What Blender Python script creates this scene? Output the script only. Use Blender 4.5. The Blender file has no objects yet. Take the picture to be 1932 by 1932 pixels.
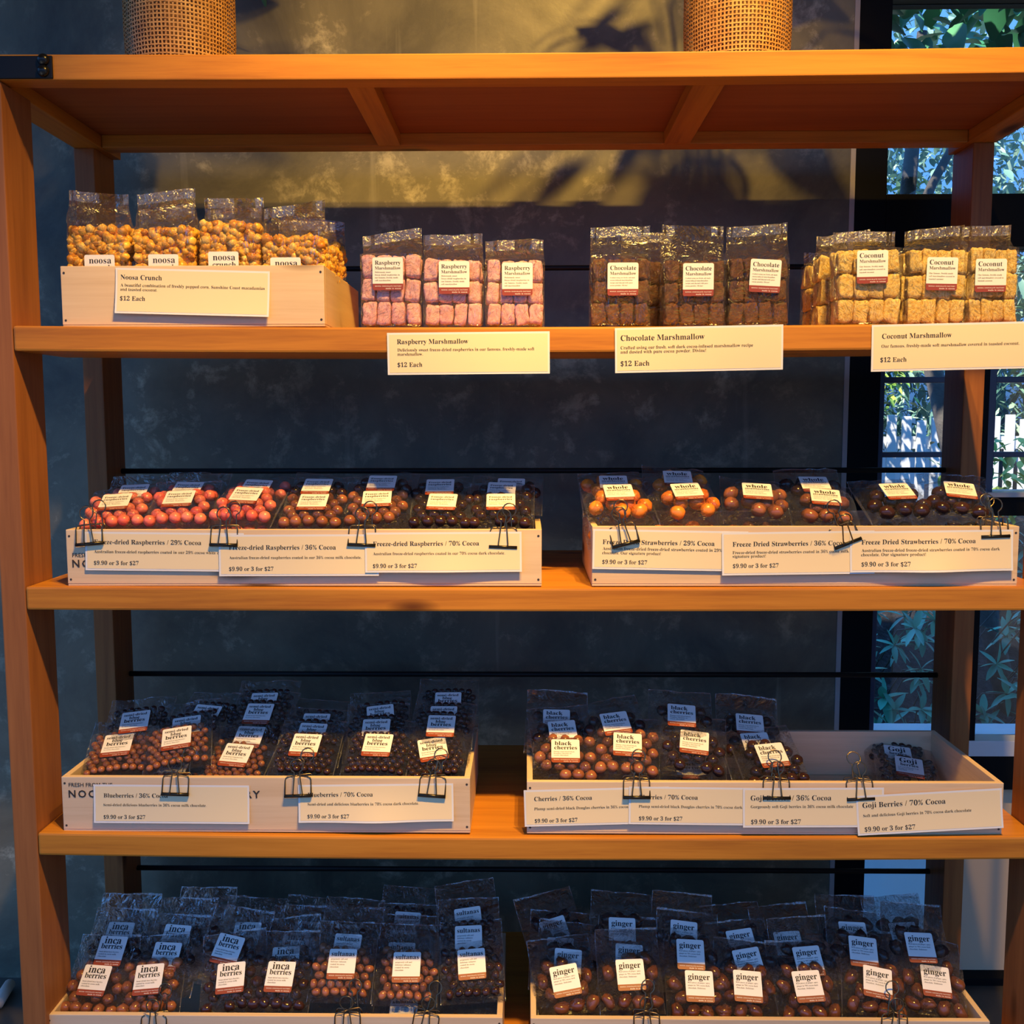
import bpy, bmesh, math, random
from mathutils import Vector, Matrix, noise, Euler
import numpy as np
R = math.radians
random.seed(7)
SC = bpy.context.scene
COL = SC.collection

# ------------------------------------------------------------------ camera
F_PX, PITCH, YAW, ROLL = 1855.2, 0.09382, 0.01463, -0.00209
CAMLOC = Vector((0.01173, -1.7549, 1.44303))
_c, _s = math.cos(YAW), math.sin(YAW)
_r0 = Vector((_c, _s, 0)); _y1 = Vector((-_s, _c, 0)); _z = Vector((0, 0, 1))
_cp, _sp = math.cos(PITCH), math.sin(PITCH)
_fw = _y1*_cp - _z*_sp; _up0 = _y1*_sp + _z*_cp
_rt = _r0*math.cos(ROLL) + _up0*math.sin(ROLL)
_up = _up0*math.cos(ROLL) - _r0*math.sin(ROLL)
cam = bpy.data.cameras.new('camera'); camo = bpy.data.objects.new('camera', cam); COL.objects.link(camo)
M = Matrix.Identity(4)
for i in range(3):
    M[i][0] = _rt[i]; M[i][1] = _up[i]; M[i][2] = -_fw[i]; M[i][3] = CAMLOC[i]
camo.matrix_world = M
cam.sensor_width = 36; cam.lens = F_PX/1932*36; cam.clip_start = 0.05
SC.camera = camo

def at(px, py, Y):
    """world point on the vertical plane y=Y seen at a photo pixel"""
    d = _rt*((px-966)/F_PX) - _up*((py-966)/F_PX) + _fw
    return CAMLOC + d*((Y-CAMLOC.y)/d.y)
def atz(px, py, Z):
    d = _rt*((px-966)/F_PX) - _up*((py-966)/F_PX) + _fw
    return CAMLOC + d*((Z-CAMLOC.z)/d.z)

# ------------------------------------------------------------------ world and lights
SC.view_settings.view_transform = 'Standard'; SC.view_settings.look = 'None'
SC.view_settings.exposure = 0.0; SC.view_settings.gamma = 1; SC.view_settings.use_curve_mapping = False
try:
    SC.cycles.transparent_max_bounces = 24; SC.cycles.max_bounces = 8; SC.cycles.diffuse_bounces = 3
    SC.cycles.glossy_bounces = 3; SC.cycles.transmission_bounces = 4; SC.cycles.use_denoising = True
    SC.cycles.caustics_reflective = False; SC.cycles.caustics_refractive = False
    SC.cycles.sample_clamp_indirect = 6
except Exception: pass
w = bpy.data.worlds.new('sky'); SC.world = w; w.use_nodes = True
nt = w.node_tree; bg = nt.nodes['Background']
tc = nt.nodes.new('ShaderNodeTexCoord'); sx = nt.nodes.new('ShaderNodeSeparateXYZ'); cr = nt.nodes.new('ShaderNodeValToRGB')
nt.links.new(tc.outputs['Generated'], sx.inputs[0]); nt.links.new(sx.outputs['Z'], cr.inputs[0])
cr.color_ramp.elements[0].position = 0.0; cr.color_ramp.elements[0].color = (0.03, 0.08, 0.19, 1)
cr.color_ramp.elements[1].position = 0.7; cr.color_ramp.elements[1].color = (0.10, 0.36, 1.0, 1)
e = cr.color_ramp.elements.new(0.12); e.color = (0.068, 0.20, 0.50, 1)
nt.links.new(cr.outputs[0], bg.inputs[0]); bg.inputs[1].default_value = 2.15
WARM = (1.0, 0.57, 0.11)
def spot(x, y, z, tx, ty, tz, power, ang, blend=0.6, rad=0.03, col=WARM):
    l = bpy.data.lights.new('ceiling_spotlight', 'SPOT'); l.energy = power; l.color = col
    l.spot_size = R(ang); l.spot_blend = blend; l.shadow_soft_size = rad
    o = bpy.data.objects.new('ceiling_spotlight', l); COL.objects.link(o)
    o.location = (x, y, z); o.rotation_euler = (Vector((tx, ty, tz))-Vector((x, y, z))).to_track_quat('-Z', 'Y').to_euler()
    return o
spot(0.25, -1.00, 3.30, -0.50, 0.05, 1.62, 70, 36, 0.6)
spot(0.45, -1.05, 3.30, 0.10, 0.1, 1.50, 160, 78, 0.8)
spot(0.35, -0.90, 3.30, -0.08, 0.66, 2.22, 160, 46, 0.9)  # extra wall-washer added to brighten the upper wall
spot(0.62, -1.10, 3.30, 0.66, 0.0, 1.14, 260, 54, 0.7)
spot(0.12, -1.05, 3.30, -0.42, 0.05, 1.15, 190, 44, 0.8)
sun = bpy.data.lights.new('sun', 'SUN'); sun.energy = 9.0; sun.color = (1.0, 0.93, 0.80); sun.angle = R(0.6)
so = bpy.data.objects.new('sun', sun); COL.objects.link(so)
so.rotation_euler = Vector((0.55, 0.62, -1.0)).to_track_quat('-Z', 'Y').to_euler()

# ------------------------------------------------------------------ helpers
def tag(o, label=None, cat=None, group=None, kind=None):
    if label: o['label'] = label
    if cat: o['category'] = cat
    if group: o['group'] = group
    if kind: o['kind'] = kind
    return o
def empty(name, loc=(0, 0, 0), label=None, cat=None, group=None):
    o = bpy.data.objects.new(name, None); COL.objects.link(o); o.location = loc; o.empty_display_size = 0.02
    return tag(o, label, cat, group)
def link(name, mesh, parent=None, mtx=None):
    o = bpy.data.objects.new(name, mesh); COL.objects.link(o)
    if parent is not None: o.parent = parent
    if mtx is not None: o.matrix_local = mtx
    return o
class MB:
    def __init__(s): s.v = []; s.f = []; s.m = []; s.sm = []
    def add(s, vs, fs, mi=0, smooth=False):
        b = len(s.v); s.v += [tuple(p) for p in vs]
        for f in fs: s.f.append(tuple(b+i for i in f)); s.m.append(mi); s.sm.append(smooth)
    def box(s, x0, x1, y0, y1, z0, z1, mi=0):
        v = [(x, y, z) for z in (z0, z1) for y in (y0, y1) for x in (x0, x1)]
        s.add(v, [(0, 2, 3, 1), (4, 5, 7, 6), (0, 1, 5, 4), (2, 6, 7, 3), (0, 4, 6, 2), (1, 3, 7, 5)], mi)
    def tube(s, pts, r, n=8, mi=0, caps=True, closed=False):
        pts = [Vector(p) for p in pts]; N = len(pts); rs = r if isinstance(r, (list, tuple)) else [r]*N
        vs = []; prev = None
        for i, p in enumerate(pts):
            a = pts[(i-1) % N] if (closed or i > 0) else pts[i]; b = pts[(i+1) % N] if (closed or i < N-1) else pts[i]
            t = (b-a).normalized() if (b-a).length > 1e-9 else Vector((0, 0, 1))
            if prev is None:
                prev = t.orthogonal().normalized()
            prev = (prev - t*prev.dot(t))
            prev = prev.normalized() if prev.length > 1e-6 else t.orthogonal().normalized()
            q = t.cross(prev)
            for k in range(n):
                a2 = 2*math.pi*k/n; vs.append(p + (prev*math.cos(a2)+q*math.sin(a2))*rs[i])
        fs = []
        for i in range(N if closed else N-1):
            j = (i+1) % N
            for k in range(n): fs.append((i*n+k, i*n+(k+1) % n, j*n+(k+1) % n, j*n+k))
        if caps and not closed: fs += [tuple(range(n-1, -1, -1)), tuple((N-1)*n+k for k in range(n))]
        s.add(vs, fs, mi, True)
    def grid(s, P, nu, nv, mi=0, smooth=True, flip=False):
        fs = []
        for j in range(nv-1):
            for i in range(nu-1):
                q = (j*nu+i, j*nu+i+1, (j+1)*nu+i+1, (j+1)*nu+i)
                fs.append(q[::-1] if flip else q)
        s.add(P, fs, mi, smooth)
    def mesh(s, name, mats):
        me = bpy.data.meshes.new(name); me.from_pydata(s.v, [], s.f)
        for m in mats: me.materials.append(m)
        me.polygons.foreach_set('material_index', s.m); me.polygons.foreach_set('use_smooth', s.sm)
        me.update(); return me
    def build(s, name, mats, parent=None, mtx=None):
        if not isinstance(mats, (list, tuple)): mats = [mats]
        return link(name, s.mesh(name, mats), parent, mtx)
def bevel_mesh(me, w, seg=2):
    bm = bmesh.new(); bm.from_mesh(me)
    bmesh.ops.bevel(bm, geom=[e for e in bm.edges if e.calc_face_angle(0) > 0.7], offset=w, segments=seg, profile=0.6, affect='EDGES', clamp_overlap=True)
    bm.to_mesh(me); bm.free(); me.update()
def bbox(name, x0, x1, y0, y1, z0, z1, m, parent=None, bev=0.002, nx=1, sag=None):
    mb = MB()
    if nx == 1: mb.box(x0, x1, y0, y1, z0, z1)
    else:
        vs = []; fs = []
        for i in range(nx+1):
            x = x0+(x1-x0)*i/nx; dz = sag(x)
            vs += [(x, y0, z0+dz), (x, y1, z0+dz), (x, y1, z1+dz), (x, y0, z1+dz)]
        for i in range(nx):
            a, b = i*4, i*4+4
            for k in range(4): fs.append((a+k, a+(k+1) % 4, b+(k+1) % 4, b+k))
        fs += [(0, 3, 2, 1), (nx*4, nx*4+1, nx*4+2, nx*4+3)]
        fs = [f[::-1] for f in fs]
        mb.add(vs, fs)
    me = mb.mesh(name, [m])
    if bev: bevel_mesh(me, bev)
    return link(name, me, parent)

# ------------------------------------------------------------------ materials
def nodes(name):
    m = bpy.data.materials.new(name); m.use_nodes = True; n = m.node_tree
    return m, n, n.nodes['Principled BSDF']
def pmat(name, col, rough=0.6, metal=0.0, coat=0.0, spec=0.5):
    m, n, p = nodes(name)
    p.inputs['Base Color'].default_value = (*col, 1); p.inputs['Roughness'].default_value = rough
    p.inputs['Metallic'].default_value = metal; p.inputs['Coat Weight'].default_value = coat
    p.inputs['Specular IOR Level'].default_value = spec
    return m
def N(n, t, **kw):
    x = n.nodes.new('ShaderNode'+t)
    for k, v in kw.items():
        if k in x.inputs: x.inputs[k].default_value = v
        else: setattr(x, k, v)
    return x
def ramp(n, stops):
    r = n.nodes.new('ShaderNodeValToRGB'); el = r.color_ramp.elements
    while len(el) < len(stops): el.new(0.5)
    for e, (p, c) in zip(el, stops): e.position = p; e.color = (*c, 1)
    return r
def bump(n, p, src, strength, dist=0.01):
    b = N(n, 'Bump', Strength=strength, Distance=dist); n.links.new(src, b.inputs['Height']); n.links.new(b.outputs[0], p.inputs['Normal'])
def coords(n, scale, rnd=True):
    t = n.nodes.new('ShaderNodeTexCoord'); mp = N(n, 'Mapping'); mp.inputs['Scale'].default_value = scale
    if rnd:
        oi = n.nodes.new('ShaderNodeObjectInfo'); ml = N(n, 'Math', operation='MULTIPLY'); ml.inputs[1].default_value = 37.0
        ad = N(n, 'VectorMath', operation='ADD')
        n.links.new(oi.outputs['Random'], ml.inputs[0]); n.links.new(t.outputs['Object'], ad.inputs[0]); n.links.new(ml.outputs[0], ad.inputs[1])
        n.links.new(ad.outputs[0], mp.inputs[0])
    else: n.links.new(t.outputs['Object'], mp.inputs[0])
    return mp
def wood(name, dark, mid, light, axis='x', rough=0.45, fine=1.0, knots=True):
    m, n, p = nodes(name)
    sc = {'x': (1.2, 26, 26), 'y': (26, 1.2, 26), 'z': (26, 26, 1.2)}[axis]
    mp = coords(n, tuple(k*fine for k in sc))
    a = N(n, 'TexNoise', Scale=1.0, Detail=6.0, Roughness=0.62, Distortion=0.6); n.links.new(mp.outputs[0], a.inputs['Vector'])
    b = N(n, 'TexNoise', Scale=4.2, Detail=3.0, Roughness=0.7); n.links.new(mp.outputs[0], b.inputs['Vector'])
    mx = N(n, 'Mix', data_type='FLOAT'); mx.inputs[0].default_value = 0.35
    n.links.new(a.outputs[0], mx.inputs[2]); n.links.new(b.outputs[0], mx.inputs[3])
    r = ramp(n, [(0.30, dark), (0.5, mid), (0.72, light)]); n.links.new(mx.outputs[0], r.inputs[0])
    out = r.outputs[0]
    if knots:
        mp2 = coords(n, {'x': (3.0, 9, 9), 'y': (9, 3, 9), 'z': (9, 9, 3)}[axis])
        v = N(n, 'TexVoronoi', Scale=1.0); n.links.new(mp2.outputs[0], v.inputs['Vector'])
        kr = ramp(n, [(0.06, (0, 0, 0)), (0.17, (1, 1, 1))]); n.links.new(v.outputs['Distance'], kr.inputs[0])
        mc = N(n, 'Mix', data_type='RGBA'); n.links.new(kr.outputs[0], mc.inputs[0])
        mc.inputs[6].default_value = (dark[0]*0.3, dark[1]*0.25, dark[2]*0.2, 1); n.links.new(out, mc.inputs[7]); out = mc.outputs[2]
    n.links.new(out, p.inputs['Base Color']); p.inputs['Roughness'].default_value = rough; p.inputs['Specular IOR Level'].default_value = 0.22
    bump(n, p, mx.outputs[0], 0.12, 0.002)
    return m
W_D, W_M, W_L = (0.34, 0.115, 0.018), (0.52, 0.205, 0.026), (0.62, 0.26, 0.038)
WOODX = wood('stained_pine_along', W_D, W_M, W_L, 'x')
WOODY = wood('stained_pine_deep', W_D, W_M, W_L, 'y')
WOODZ = wood('stained_pine_upright', (0.20, 0.070, 0.024), (0.31, 0.115, 0.036), (0.40, 0.155, 0.048), 'z')
PLY = wood('stained_plywood', (0.24, 0.075, 0.028), (0.33, 0.11, 0.038), (0.40, 0.14, 0.045), 'x', 0.55, 0.5, False)
CRX = wood('raw_pine_along', (0.60, 0.42, 0.25), (0.72, 0.53, 0.34), (0.80, 0.62, 0.42), 'x', 0.6, 0.8)
CRY = wood('raw_pine_deep', (0.60, 0.42, 0.25), (0.72, 0.53, 0.34), (0.80, 0.62, 0.42), 'y', 0.6, 0.8)
BLACK = pmat('black_powder_coat', (0.008, 0.008, 0.009), 0.5, spec=0.25)
FRAME = pmat('black_window_frame', (0.004, 0.0045, 0.006), 0.6, spec=0.12)
BOLT = pmat('black_bolt', (0.03, 0.03, 0.03), 0.25, 0.8)
WIRE = pmat('bronze_wire', (0.20, 0.15, 0.09), 0.28, 1.0)
NAIL = pmat('nail_head', (0.04, 0.03, 0.025), 0.5)
PAPER = pmat('cream_card', (0.87, 0.71, 0.44), 0.5)
LAMI = pmat('laminate_edge', (0.80, 0.80, 0.80), 0.25)
INK = pmat('black_ink', (0.015, 0.013, 0.012), 0.6)
INKS = pmat('stencil_ink', (0.03, 0.022, 0.018), 0.7)
LABEL = pmat('white_label', (0.84, 0.82, 0.78), 0.45)
BAND = pmat('brown_red_band', (0.27, 0.045, 0.018), 0.45)
LINK_ = pmat('label_ink', (0.02, 0.018, 0.018), 0.6)

def concrete():
    m, n, p = nodes('dark_concrete')
    mp = coords(n, (1, 1, 1), False)
    a = N(n, 'TexNoise', Scale=2.6, Detail=9.0, Roughness=0.66, Distortion=0.5); n.links.new(mp.outputs[0], a.inputs['Vector'])
    b = N(n, 'TexNoise', Scale=13.0, Detail=8.0, Roughness=0.7, Distortion=0.25); n.links.new(mp.outputs[0], b.inputs['Vector'])
    mp2 = coords(n, (24, 24, 1.1), False)
    c = N(n, 'TexNoise', Scale=1.0, Detail=4.0); n.links.new(mp2.outputs[0], c.inputs['Vector'])
    r1 = ramp(n, [(0.32, (0.076, 0.072, 0.054)), (0.52, (0.169, 0.159, 0.108)), (0.72, (0.270, 0.252, 0.169))]); n.links.new(a.outputs[0], r1.inputs[0])
    r2 = ramp(n, [(0.53, (0, 0, 0)), (0.66, (1, 1, 1))]); n.links.new(b.outputs[0], r2.inputs[0])
    ml = N(n, 'Math', operation='MULTIPLY'); n.links.new(r2.outputs[0], ml.inputs[0])
    r4 = ramp(n, [(0.42, (0, 0, 0)), (0.62, (1, 1, 1))]); n.links.new(a.outputs[0], r4.inputs[0]); n.links.new(r4.outputs[0], ml.inputs[1])
    mx = N(n, 'Mix', data_type='RGBA'); n.links.new(ml.outputs[0], mx.inputs[0]); n.links.new(r1.outputs[0], mx.inputs[6]); mx.inputs[7].default_value = (0.525, 0.488, 0.338, 1)
    r3 = ramp(n, [(0.66, (0, 0, 0)), (0.76, (0.45, 0.45, 0.45))]); n.links.new(c.outputs[0], r3.inputs[0])
    mx2 = N(n, 'Mix', data_type='RGBA'); n.links.new(r3.outputs[0], mx2.inputs[0]); n.links.new(mx.outputs[2], mx2.inputs[6]); mx2.inputs[7].default_value = (0.350, 0.338, 0.250, 1)
    n.links.new(mx2.outputs[2], p.inputs['Base Color'])
    rr = N(n, 'MapRange'); rr.inputs[3].default_value = 0.34; rr.inputs[4].default_value = 0.6
    n.links.new(b.outputs[0], rr.inputs[0]); n.links.new(rr.outputs[0], p.inputs['Roughness'])
    bump(n, p, b.outputs[0], 0.15, 0.004)
    return m
CONC = concrete()
def noisy(name, stops, scale, rough=0.6, bumpd=0.0, detail=5.0, rnd=True, coat=0.0, sss=0.0, bscale=None):
    m, n, p = nodes(name); mp = coords(n, (1, 1, 1), rnd)
    a = N(n, 'TexNoise', Scale=scale, Detail=detail, Roughness=0.65); n.links.new(mp.outputs[0], a.inputs['Vector'])
    r = ramp(n, stops); n.links.new(a.outputs[0], r.inputs[0]); n.links.new(r.outputs[0], p.inputs['Base Color'])
    p.inputs['Roughness'].default_value = rough; p.inputs['Coat Weight'].default_value = coat
    if bumpd:
        src = a.outputs[0]
        if bscale:
            b2 = N(n, 'TexNoise', Scale=bscale, Detail=4.0); n.links.new(mp.outputs[0], b2.inputs['Vector']); src = b2.outputs[0]
        bump(n, p, src, 0.8, bumpd)
    return m
def candy(name, c1, c2, rough=0.22, lump=0.0):
    m, n, p = nodes(name)
    oi = n.nodes.new('ShaderNodeObjectInfo'); r = ramp(n, [(0, c1), (1, c2)])
    n.links.new(oi.outputs['Random'], r.inputs[0]); n.links.new(r.outputs[0], p.inputs['Base Color'])
    p.inputs['Roughness'].default_value = rough
    mp = coords(n, (1, 1, 1)); a = N(n, 'TexNoise', Scale=60.0, Detail=2.0); n.links.new(mp.outputs[0], a.inputs['Vector'])
    bump(n, p, a.outputs[0], 0.25, 0.003)
    return m
C_RED = candy('red_white_chocolate', (0.90, 0.15, 0.10), (0.96, 0.27, 0.17), 0.3)
C_ORANGE = candy('orange_white_chocolate', (0.85, 0.20, 0.02), (0.90, 0.30, 0.04), 0.3)
C_MILK = candy('milk_chocolate', (0.27, 0.088, 0.038), (0.36, 0.13, 0.06), 0.2)
C_DARK = candy('dark_chocolate', (0.030, 0.013, 0.012), (0.055, 0.022, 0.018), 0.17)
C_GING = candy('ginger_chocolate', (0.13, 0.040, 0.018), (0.20, 0.07, 0.03), 0.17)
M_PINK = noisy('pink_marshmallow', [(0.32, (0.62, 0.24, 0.26)), (0.43, (0.93, 0.47, 0.52)), (0.7, (0.97, 0.60, 0.66))], 130, 0.75, 0.0015)
M_CHOC = noisy('chocolate_marshmallow', [(0.3, (0.045, 0.016, 0.011)), (0.5, (0.12, 0.048, 0.032)), (0.75, (0.19, 0.085, 0.058))], 110, 0.85, 0.003)
M_COCO = noisy('coconut_marshmallow', [(0.3, (0.66, 0.34, 0.05)), (0.45, (0.90, 0.62, 0.17)), (0.72, (0.97, 0.80, 0.38))], 150, 0.8, 0.003)
def popcorn_mat():
    m, n, p = nodes('caramel_popcorn'); g = n.nodes.new('ShaderNodeNewGeometry')
    r = ramp(n, [(0.0, (0.55, 0.19, 0.015)), (0.3, (0.86, 0.42, 0.04)), (0.8, (0.94, 0.50, 0.06)), (1.0, (0.95, 0.66, 0.20))])
    n.links.new(g.outputs['Random Per Island'], r.inputs[0]); n.links.new(r.outputs[0], p.inputs['Base Color']); p.inputs['Roughness'].default_value = 0.35
    return m
POP = popcorn_mat()
RATTAN = noisy('rattan_cane', [(0.3, (0.40, 0.19, 0.045)), (0.55, (0.60, 0.32, 0.085)), (0.75, (0.70, 0.42, 0.14))], 60, 0.5)
def film_mat():
    m = bpy.data.materials.new('clear_film'); m.use_nodes = True; n = m.node_tree; n.nodes.clear()
    out = n.nodes.new('ShaderNodeOutputMaterial')
    mp = coords(n, (1, 1, 1))
    a = N(n, 'TexNoise', Scale=34.0, Detail=3.0, Roughness=0.55, Distortion=1.5); n.links.new(mp.outputs[0], a.inputs['Vector'])
    vo = N(n, 'TexVoronoi', Scale=30.0); ml = N(n, 'MixRGB'); ml.inputs[0].default_value = 0.12; n.links.new(mp.outputs[0], ml.inputs[1]); n.links.new(a.outputs[1], ml.inputs[2]); n.links.new(ml.outputs[0], vo.inputs['Vector'])
    ad = N(n, 'Math', operation='ADD'); n.links.new(a.outputs[0], ad.inputs[0]); n.links.new(vo.outputs['Distance'], ad.inputs[1])
    b = N(n, 'Bump', Strength=1.0, Distance=0.036); n.links.new(ad.outputs[0], b.inputs['Height'])
    lw = N(n, 'LayerWeight', Blend=0.5); n.links.new(b.outputs[0], lw.inputs['Normal'])
    pw = N(n, 'Math', operation='POWER'); pw.inputs[1].default_value = 3.0; n.links.new(lw.outputs['Facing'], pw.inputs[0])
    mr = N(n, 'MapRange'); mr.inputs[3].default_value = 0.08; mr.inputs[4].default_value = 0.6; n.links.new(pw.outputs[0], mr.inputs[0])
    tr = n.nodes.new('ShaderNodeBsdfTransparent'); tr.inputs[0].default_value = (0.97, 0.97, 0.975, 1)
    gl = n.nodes.new('ShaderNodeBsdfGlossy'); gl.inputs['Roughness'].default_value = 0.24; n.links.new(b.outputs[0], gl.inputs['Normal'])
    df = n.nodes.new('ShaderNodeBsdfDiffuse'); df.inputs[0].default_value = (0.8, 0.8, 0.82, 1)
    m0 = n.nodes.new('ShaderNodeMixShader'); m0.inputs[0].default_value = 0.004; n.links.new(tr.outputs[0], m0.inputs[1]); n.links.new(df.outputs[0], m0.inputs[2])
    m1 = n.nodes.new('ShaderNodeMixShader'); n.links.new(mr.outputs[0], m1.inputs[0]); n.links.new(m0.outputs[0], m1.inputs[1]); n.links.new(gl.outputs[0], m1.inputs[2])
    n.links.new(m1.outputs[0], out.inputs[0])
    return m
FILM = film_mat()
def seam_mat():
    m = bpy.data.materials.new('film_seam'); m.use_nodes = True; n = m.node_tree; n.nodes.clear()
    out = n.nodes.new('ShaderNodeOutputMaterial'); mp = coords(n, (1, 1, 1)); a = N(n, 'TexNoise', Scale=120.0, Detail=3.0); n.links.new(mp.outputs[0], a.inputs['Vector'])
    b = N(n, 'Bump', Strength=0.9, Distance=0.008); n.links.new(a.outputs[0], b.inputs['Height'])
    tr = n.nodes.new('ShaderNodeBsdfTransparent'); gl = n.nodes.new('ShaderNodeBsdfGlossy'); gl.inputs['Roughness'].default_value = 0.22; n.links.new(b.outputs[0], gl.inputs['Normal'])
    df = n.nodes.new('ShaderNodeBsdfDiffuse'); df.inputs[0].default_value = (0.85, 0.85, 0.87, 1)
    m0 = n.nodes.new('ShaderNodeMixShader'); m0.inputs[0].default_value = 0.10; n.links.new(tr.outputs[0], m0.inputs[1]); n.links.new(df.outputs[0], m0.inputs[2])
    m1 = n.nodes.new('ShaderNodeMixShader'); m1.inputs[0].default_value = 0.28; n.links.new(m0.outputs[0], m1.inputs[1]); n.links.new(gl.outputs[0], m1.inputs[2]); n.links.new(m1.outputs[0], out.inputs[0]); return m
SEAM = seam_mat()
def glass_mat():
    m = bpy.data.materials.new('window_glass'); m.use_nodes = True; n = m.node_tree; n.nodes.clear()
    out = n.nodes.new('ShaderNodeOutputMaterial'); tr = n.nodes.new('ShaderNodeBsdfTransparent'); gl = n.nodes.new('ShaderNodeBsdfGlossy')
    gl.inputs['Roughness'].default_value = 0.02; fr = N(n, 'Fresnel', IOR=1.45); mx = n.nodes.new('ShaderNodeMixShader')
    n.links.new(fr.outputs[0], mx.inputs[0]); n.links.new(tr.outputs[0], mx.inputs[1]); n.links.new(gl.outputs[0], mx.inputs[2]); n.links.new(mx.outputs[0], out.inputs[0])
    return m
GLASS = glass_mat()
def leaf_mat(name, stops, rough=0.4):
    m, n, p = nodes(name); g = n.nodes.new('ShaderNodeNewGeometry'); r = ramp(n, stops)
    n.links.new(g.outputs['Random Per Island'], r.inputs[0]); n.links.new(r.outputs[0], p.inputs['Base Color'])
    p.inputs['Roughness'].default_value = rough; p.inputs['Transmission Weight'].default_value = 0.0
    return m
LEAF = leaf_mat('broad_leaf', [(0, (0.05, 0.22, 0.10)), (0.6, (0.09, 0.36, 0.17)), (1, (0.18, 0.48, 0.22))], 0.28)
LEAF2 = leaf_mat('shrub_leaf', [(0, (0.05, 0.34, 0.22)), (0.6, (0.10, 0.52, 0.36)), (1, (0.16, 0.64, 0.42))], 0.3)
LEAF3 = leaf_mat('sunny_leaf', [(0, (0.16, 0.34, 0.05)), (0.5, (0.34, 0.52, 0.06)), (1, (0.55, 0.62, 0.10))])
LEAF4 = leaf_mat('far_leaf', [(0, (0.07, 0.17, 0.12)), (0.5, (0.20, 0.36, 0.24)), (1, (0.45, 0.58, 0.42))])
BARK = noisy('grey_bark', [(0.3, (0.05, 0.045, 0.04)), (0.7, (0.14, 0.12, 0.10))], 18, 0.9, 0.01)
SOIL = noisy('dark_mulch', [(0.4, (0.006, 0.005, 0.005)), (0.6, (0.022, 0.018, 0.018)), (0.75, (0.10, 0.085, 0.085))], 26, 0.95, 0.03, rnd=False)
WHITE = pmat('white_paint', (0.80, 0.80, 0.78), 0.5)
FLOORM = noisy('dark_vinyl_floor', [(0.3, (0.055, 0.05, 0.042)), (0.7, (0.10, 0.088, 0.07))], 5, 0.4, rnd=False)

# ------------------------------------------------------------------ lettering
_tc = {}
def serif(s):
    o = ''
    for c in s:
        if 'A' <= c <= 'Z': o += chr(0x1D400+ord(c)-65)
        elif 'a' <= c <= 'z': o += chr(0x1D41A+ord(c)-97)
        elif '0' <= c <= '9': o += chr(0x1D7CE+ord(c)-48)
        else: o += c
    return o
def text_geo(s, style):
    """outline lettering as flat triangles: style 'serif', 'light', 'heavy' or 'sans'; height 1 = the type size"""
    k = (s, style)
    if k in _tc: return _tc[k]
    cu = bpy.data.curves.new('lettering', 'FONT')
    cu.body = s if style in ('sans', 'sansb') else serif(s)
    cu.offset = {'serif': -0.004, 'light': -0.007, 'heavy': 0.006, 'sans': 0.004, 'sansb': 0.022}[style]
    if style == 'sansb': cu.space_character = 1.35
    cu.resolution_u = 2; cu.fill_mode = 'FRONT'
    ob = bpy.data.objects.new('lettering', cu)
    COL.objects.link(ob)
    dg = bpy.context.evaluated_depsgraph_get(); ev = ob.evaluated_get(dg); me = ev.to_mesh()
    vs = np.zeros(len(me.vertices)*3); me.vertices.foreach_get('co', vs); vs = vs.reshape(-1, 3)[:, :2].copy()
    fs = [tuple(p.vertices) for p in me.polygons]
    ev.to_mesh_clear(); bpy.data.objects.remove(ob); bpy.data.curves.remove(cu)
    if len(vs): vs[:, 0] -= vs[:, 0].min()
    _tc[k] = (vs, fs, float(vs[:, 0].max()) if len(vs) else 0.0)
    return _tc[k]
def put_text(mb, s, style, x, y, mi, width=None, size=None, fn=None, ang=0.0, right=False):
    """lay lettering from (x,y) baseline; width fits it, fn maps flat (x,y) to 3-D"""
    vs, fs, wd = text_geo(s, style)
    if not len(vs): return
    k = width/wd if width else size
    if right: x = x - wd*k
    ca, sa = math.cos(ang), math.sin(ang)
    mb.add([fn(x+(a*ca-b*sa)*k, y+(a*sa+b*ca)*k) for a, b in vs], fs, mi)

# ------------------------------------------------------------------ room
YW = 0.66                                    # face of the concrete wall
XE = at(1611, 300, YW).x                     # where it ends beside the window
def struct(o): o['kind'] = 'structure'; return o
struct(bbox('wall_back', -3.6, XE-0.008, YW, YW+0.16, 0, 3.6, CONC, None, 0.0))
struct(bbox('trim_1', XE-0.008, XE+0.004, YW-0.003, YW+0.16, 0, 3.6, pmat('pale_plaster_bead', (0.45, 0.43, 0.42), 0.7), None, 0.001))
struct(bbox('floor', -5.0, 3.2, -5.0, YW+0.16, -0.05, 0.0, FLOORM, None, 0.0))
struct(bbox('ceiling', -3.6, 3.2, -3.2, YW+0.16, 3.6, 3.7, pmat('grey_ceiling', (0.30, 0.28, 0.26), 0.8), None, 0.0))
struct(bbox('wall_right', 3.1, 3.2, -3.2, YW+0.16, 0, 3.6, pmat('warm_wall_paint', (0.45, 0.40, 0.34), 0.8), None, 0.0))
for x in (-1.9, -1.02):
    pass
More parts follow.
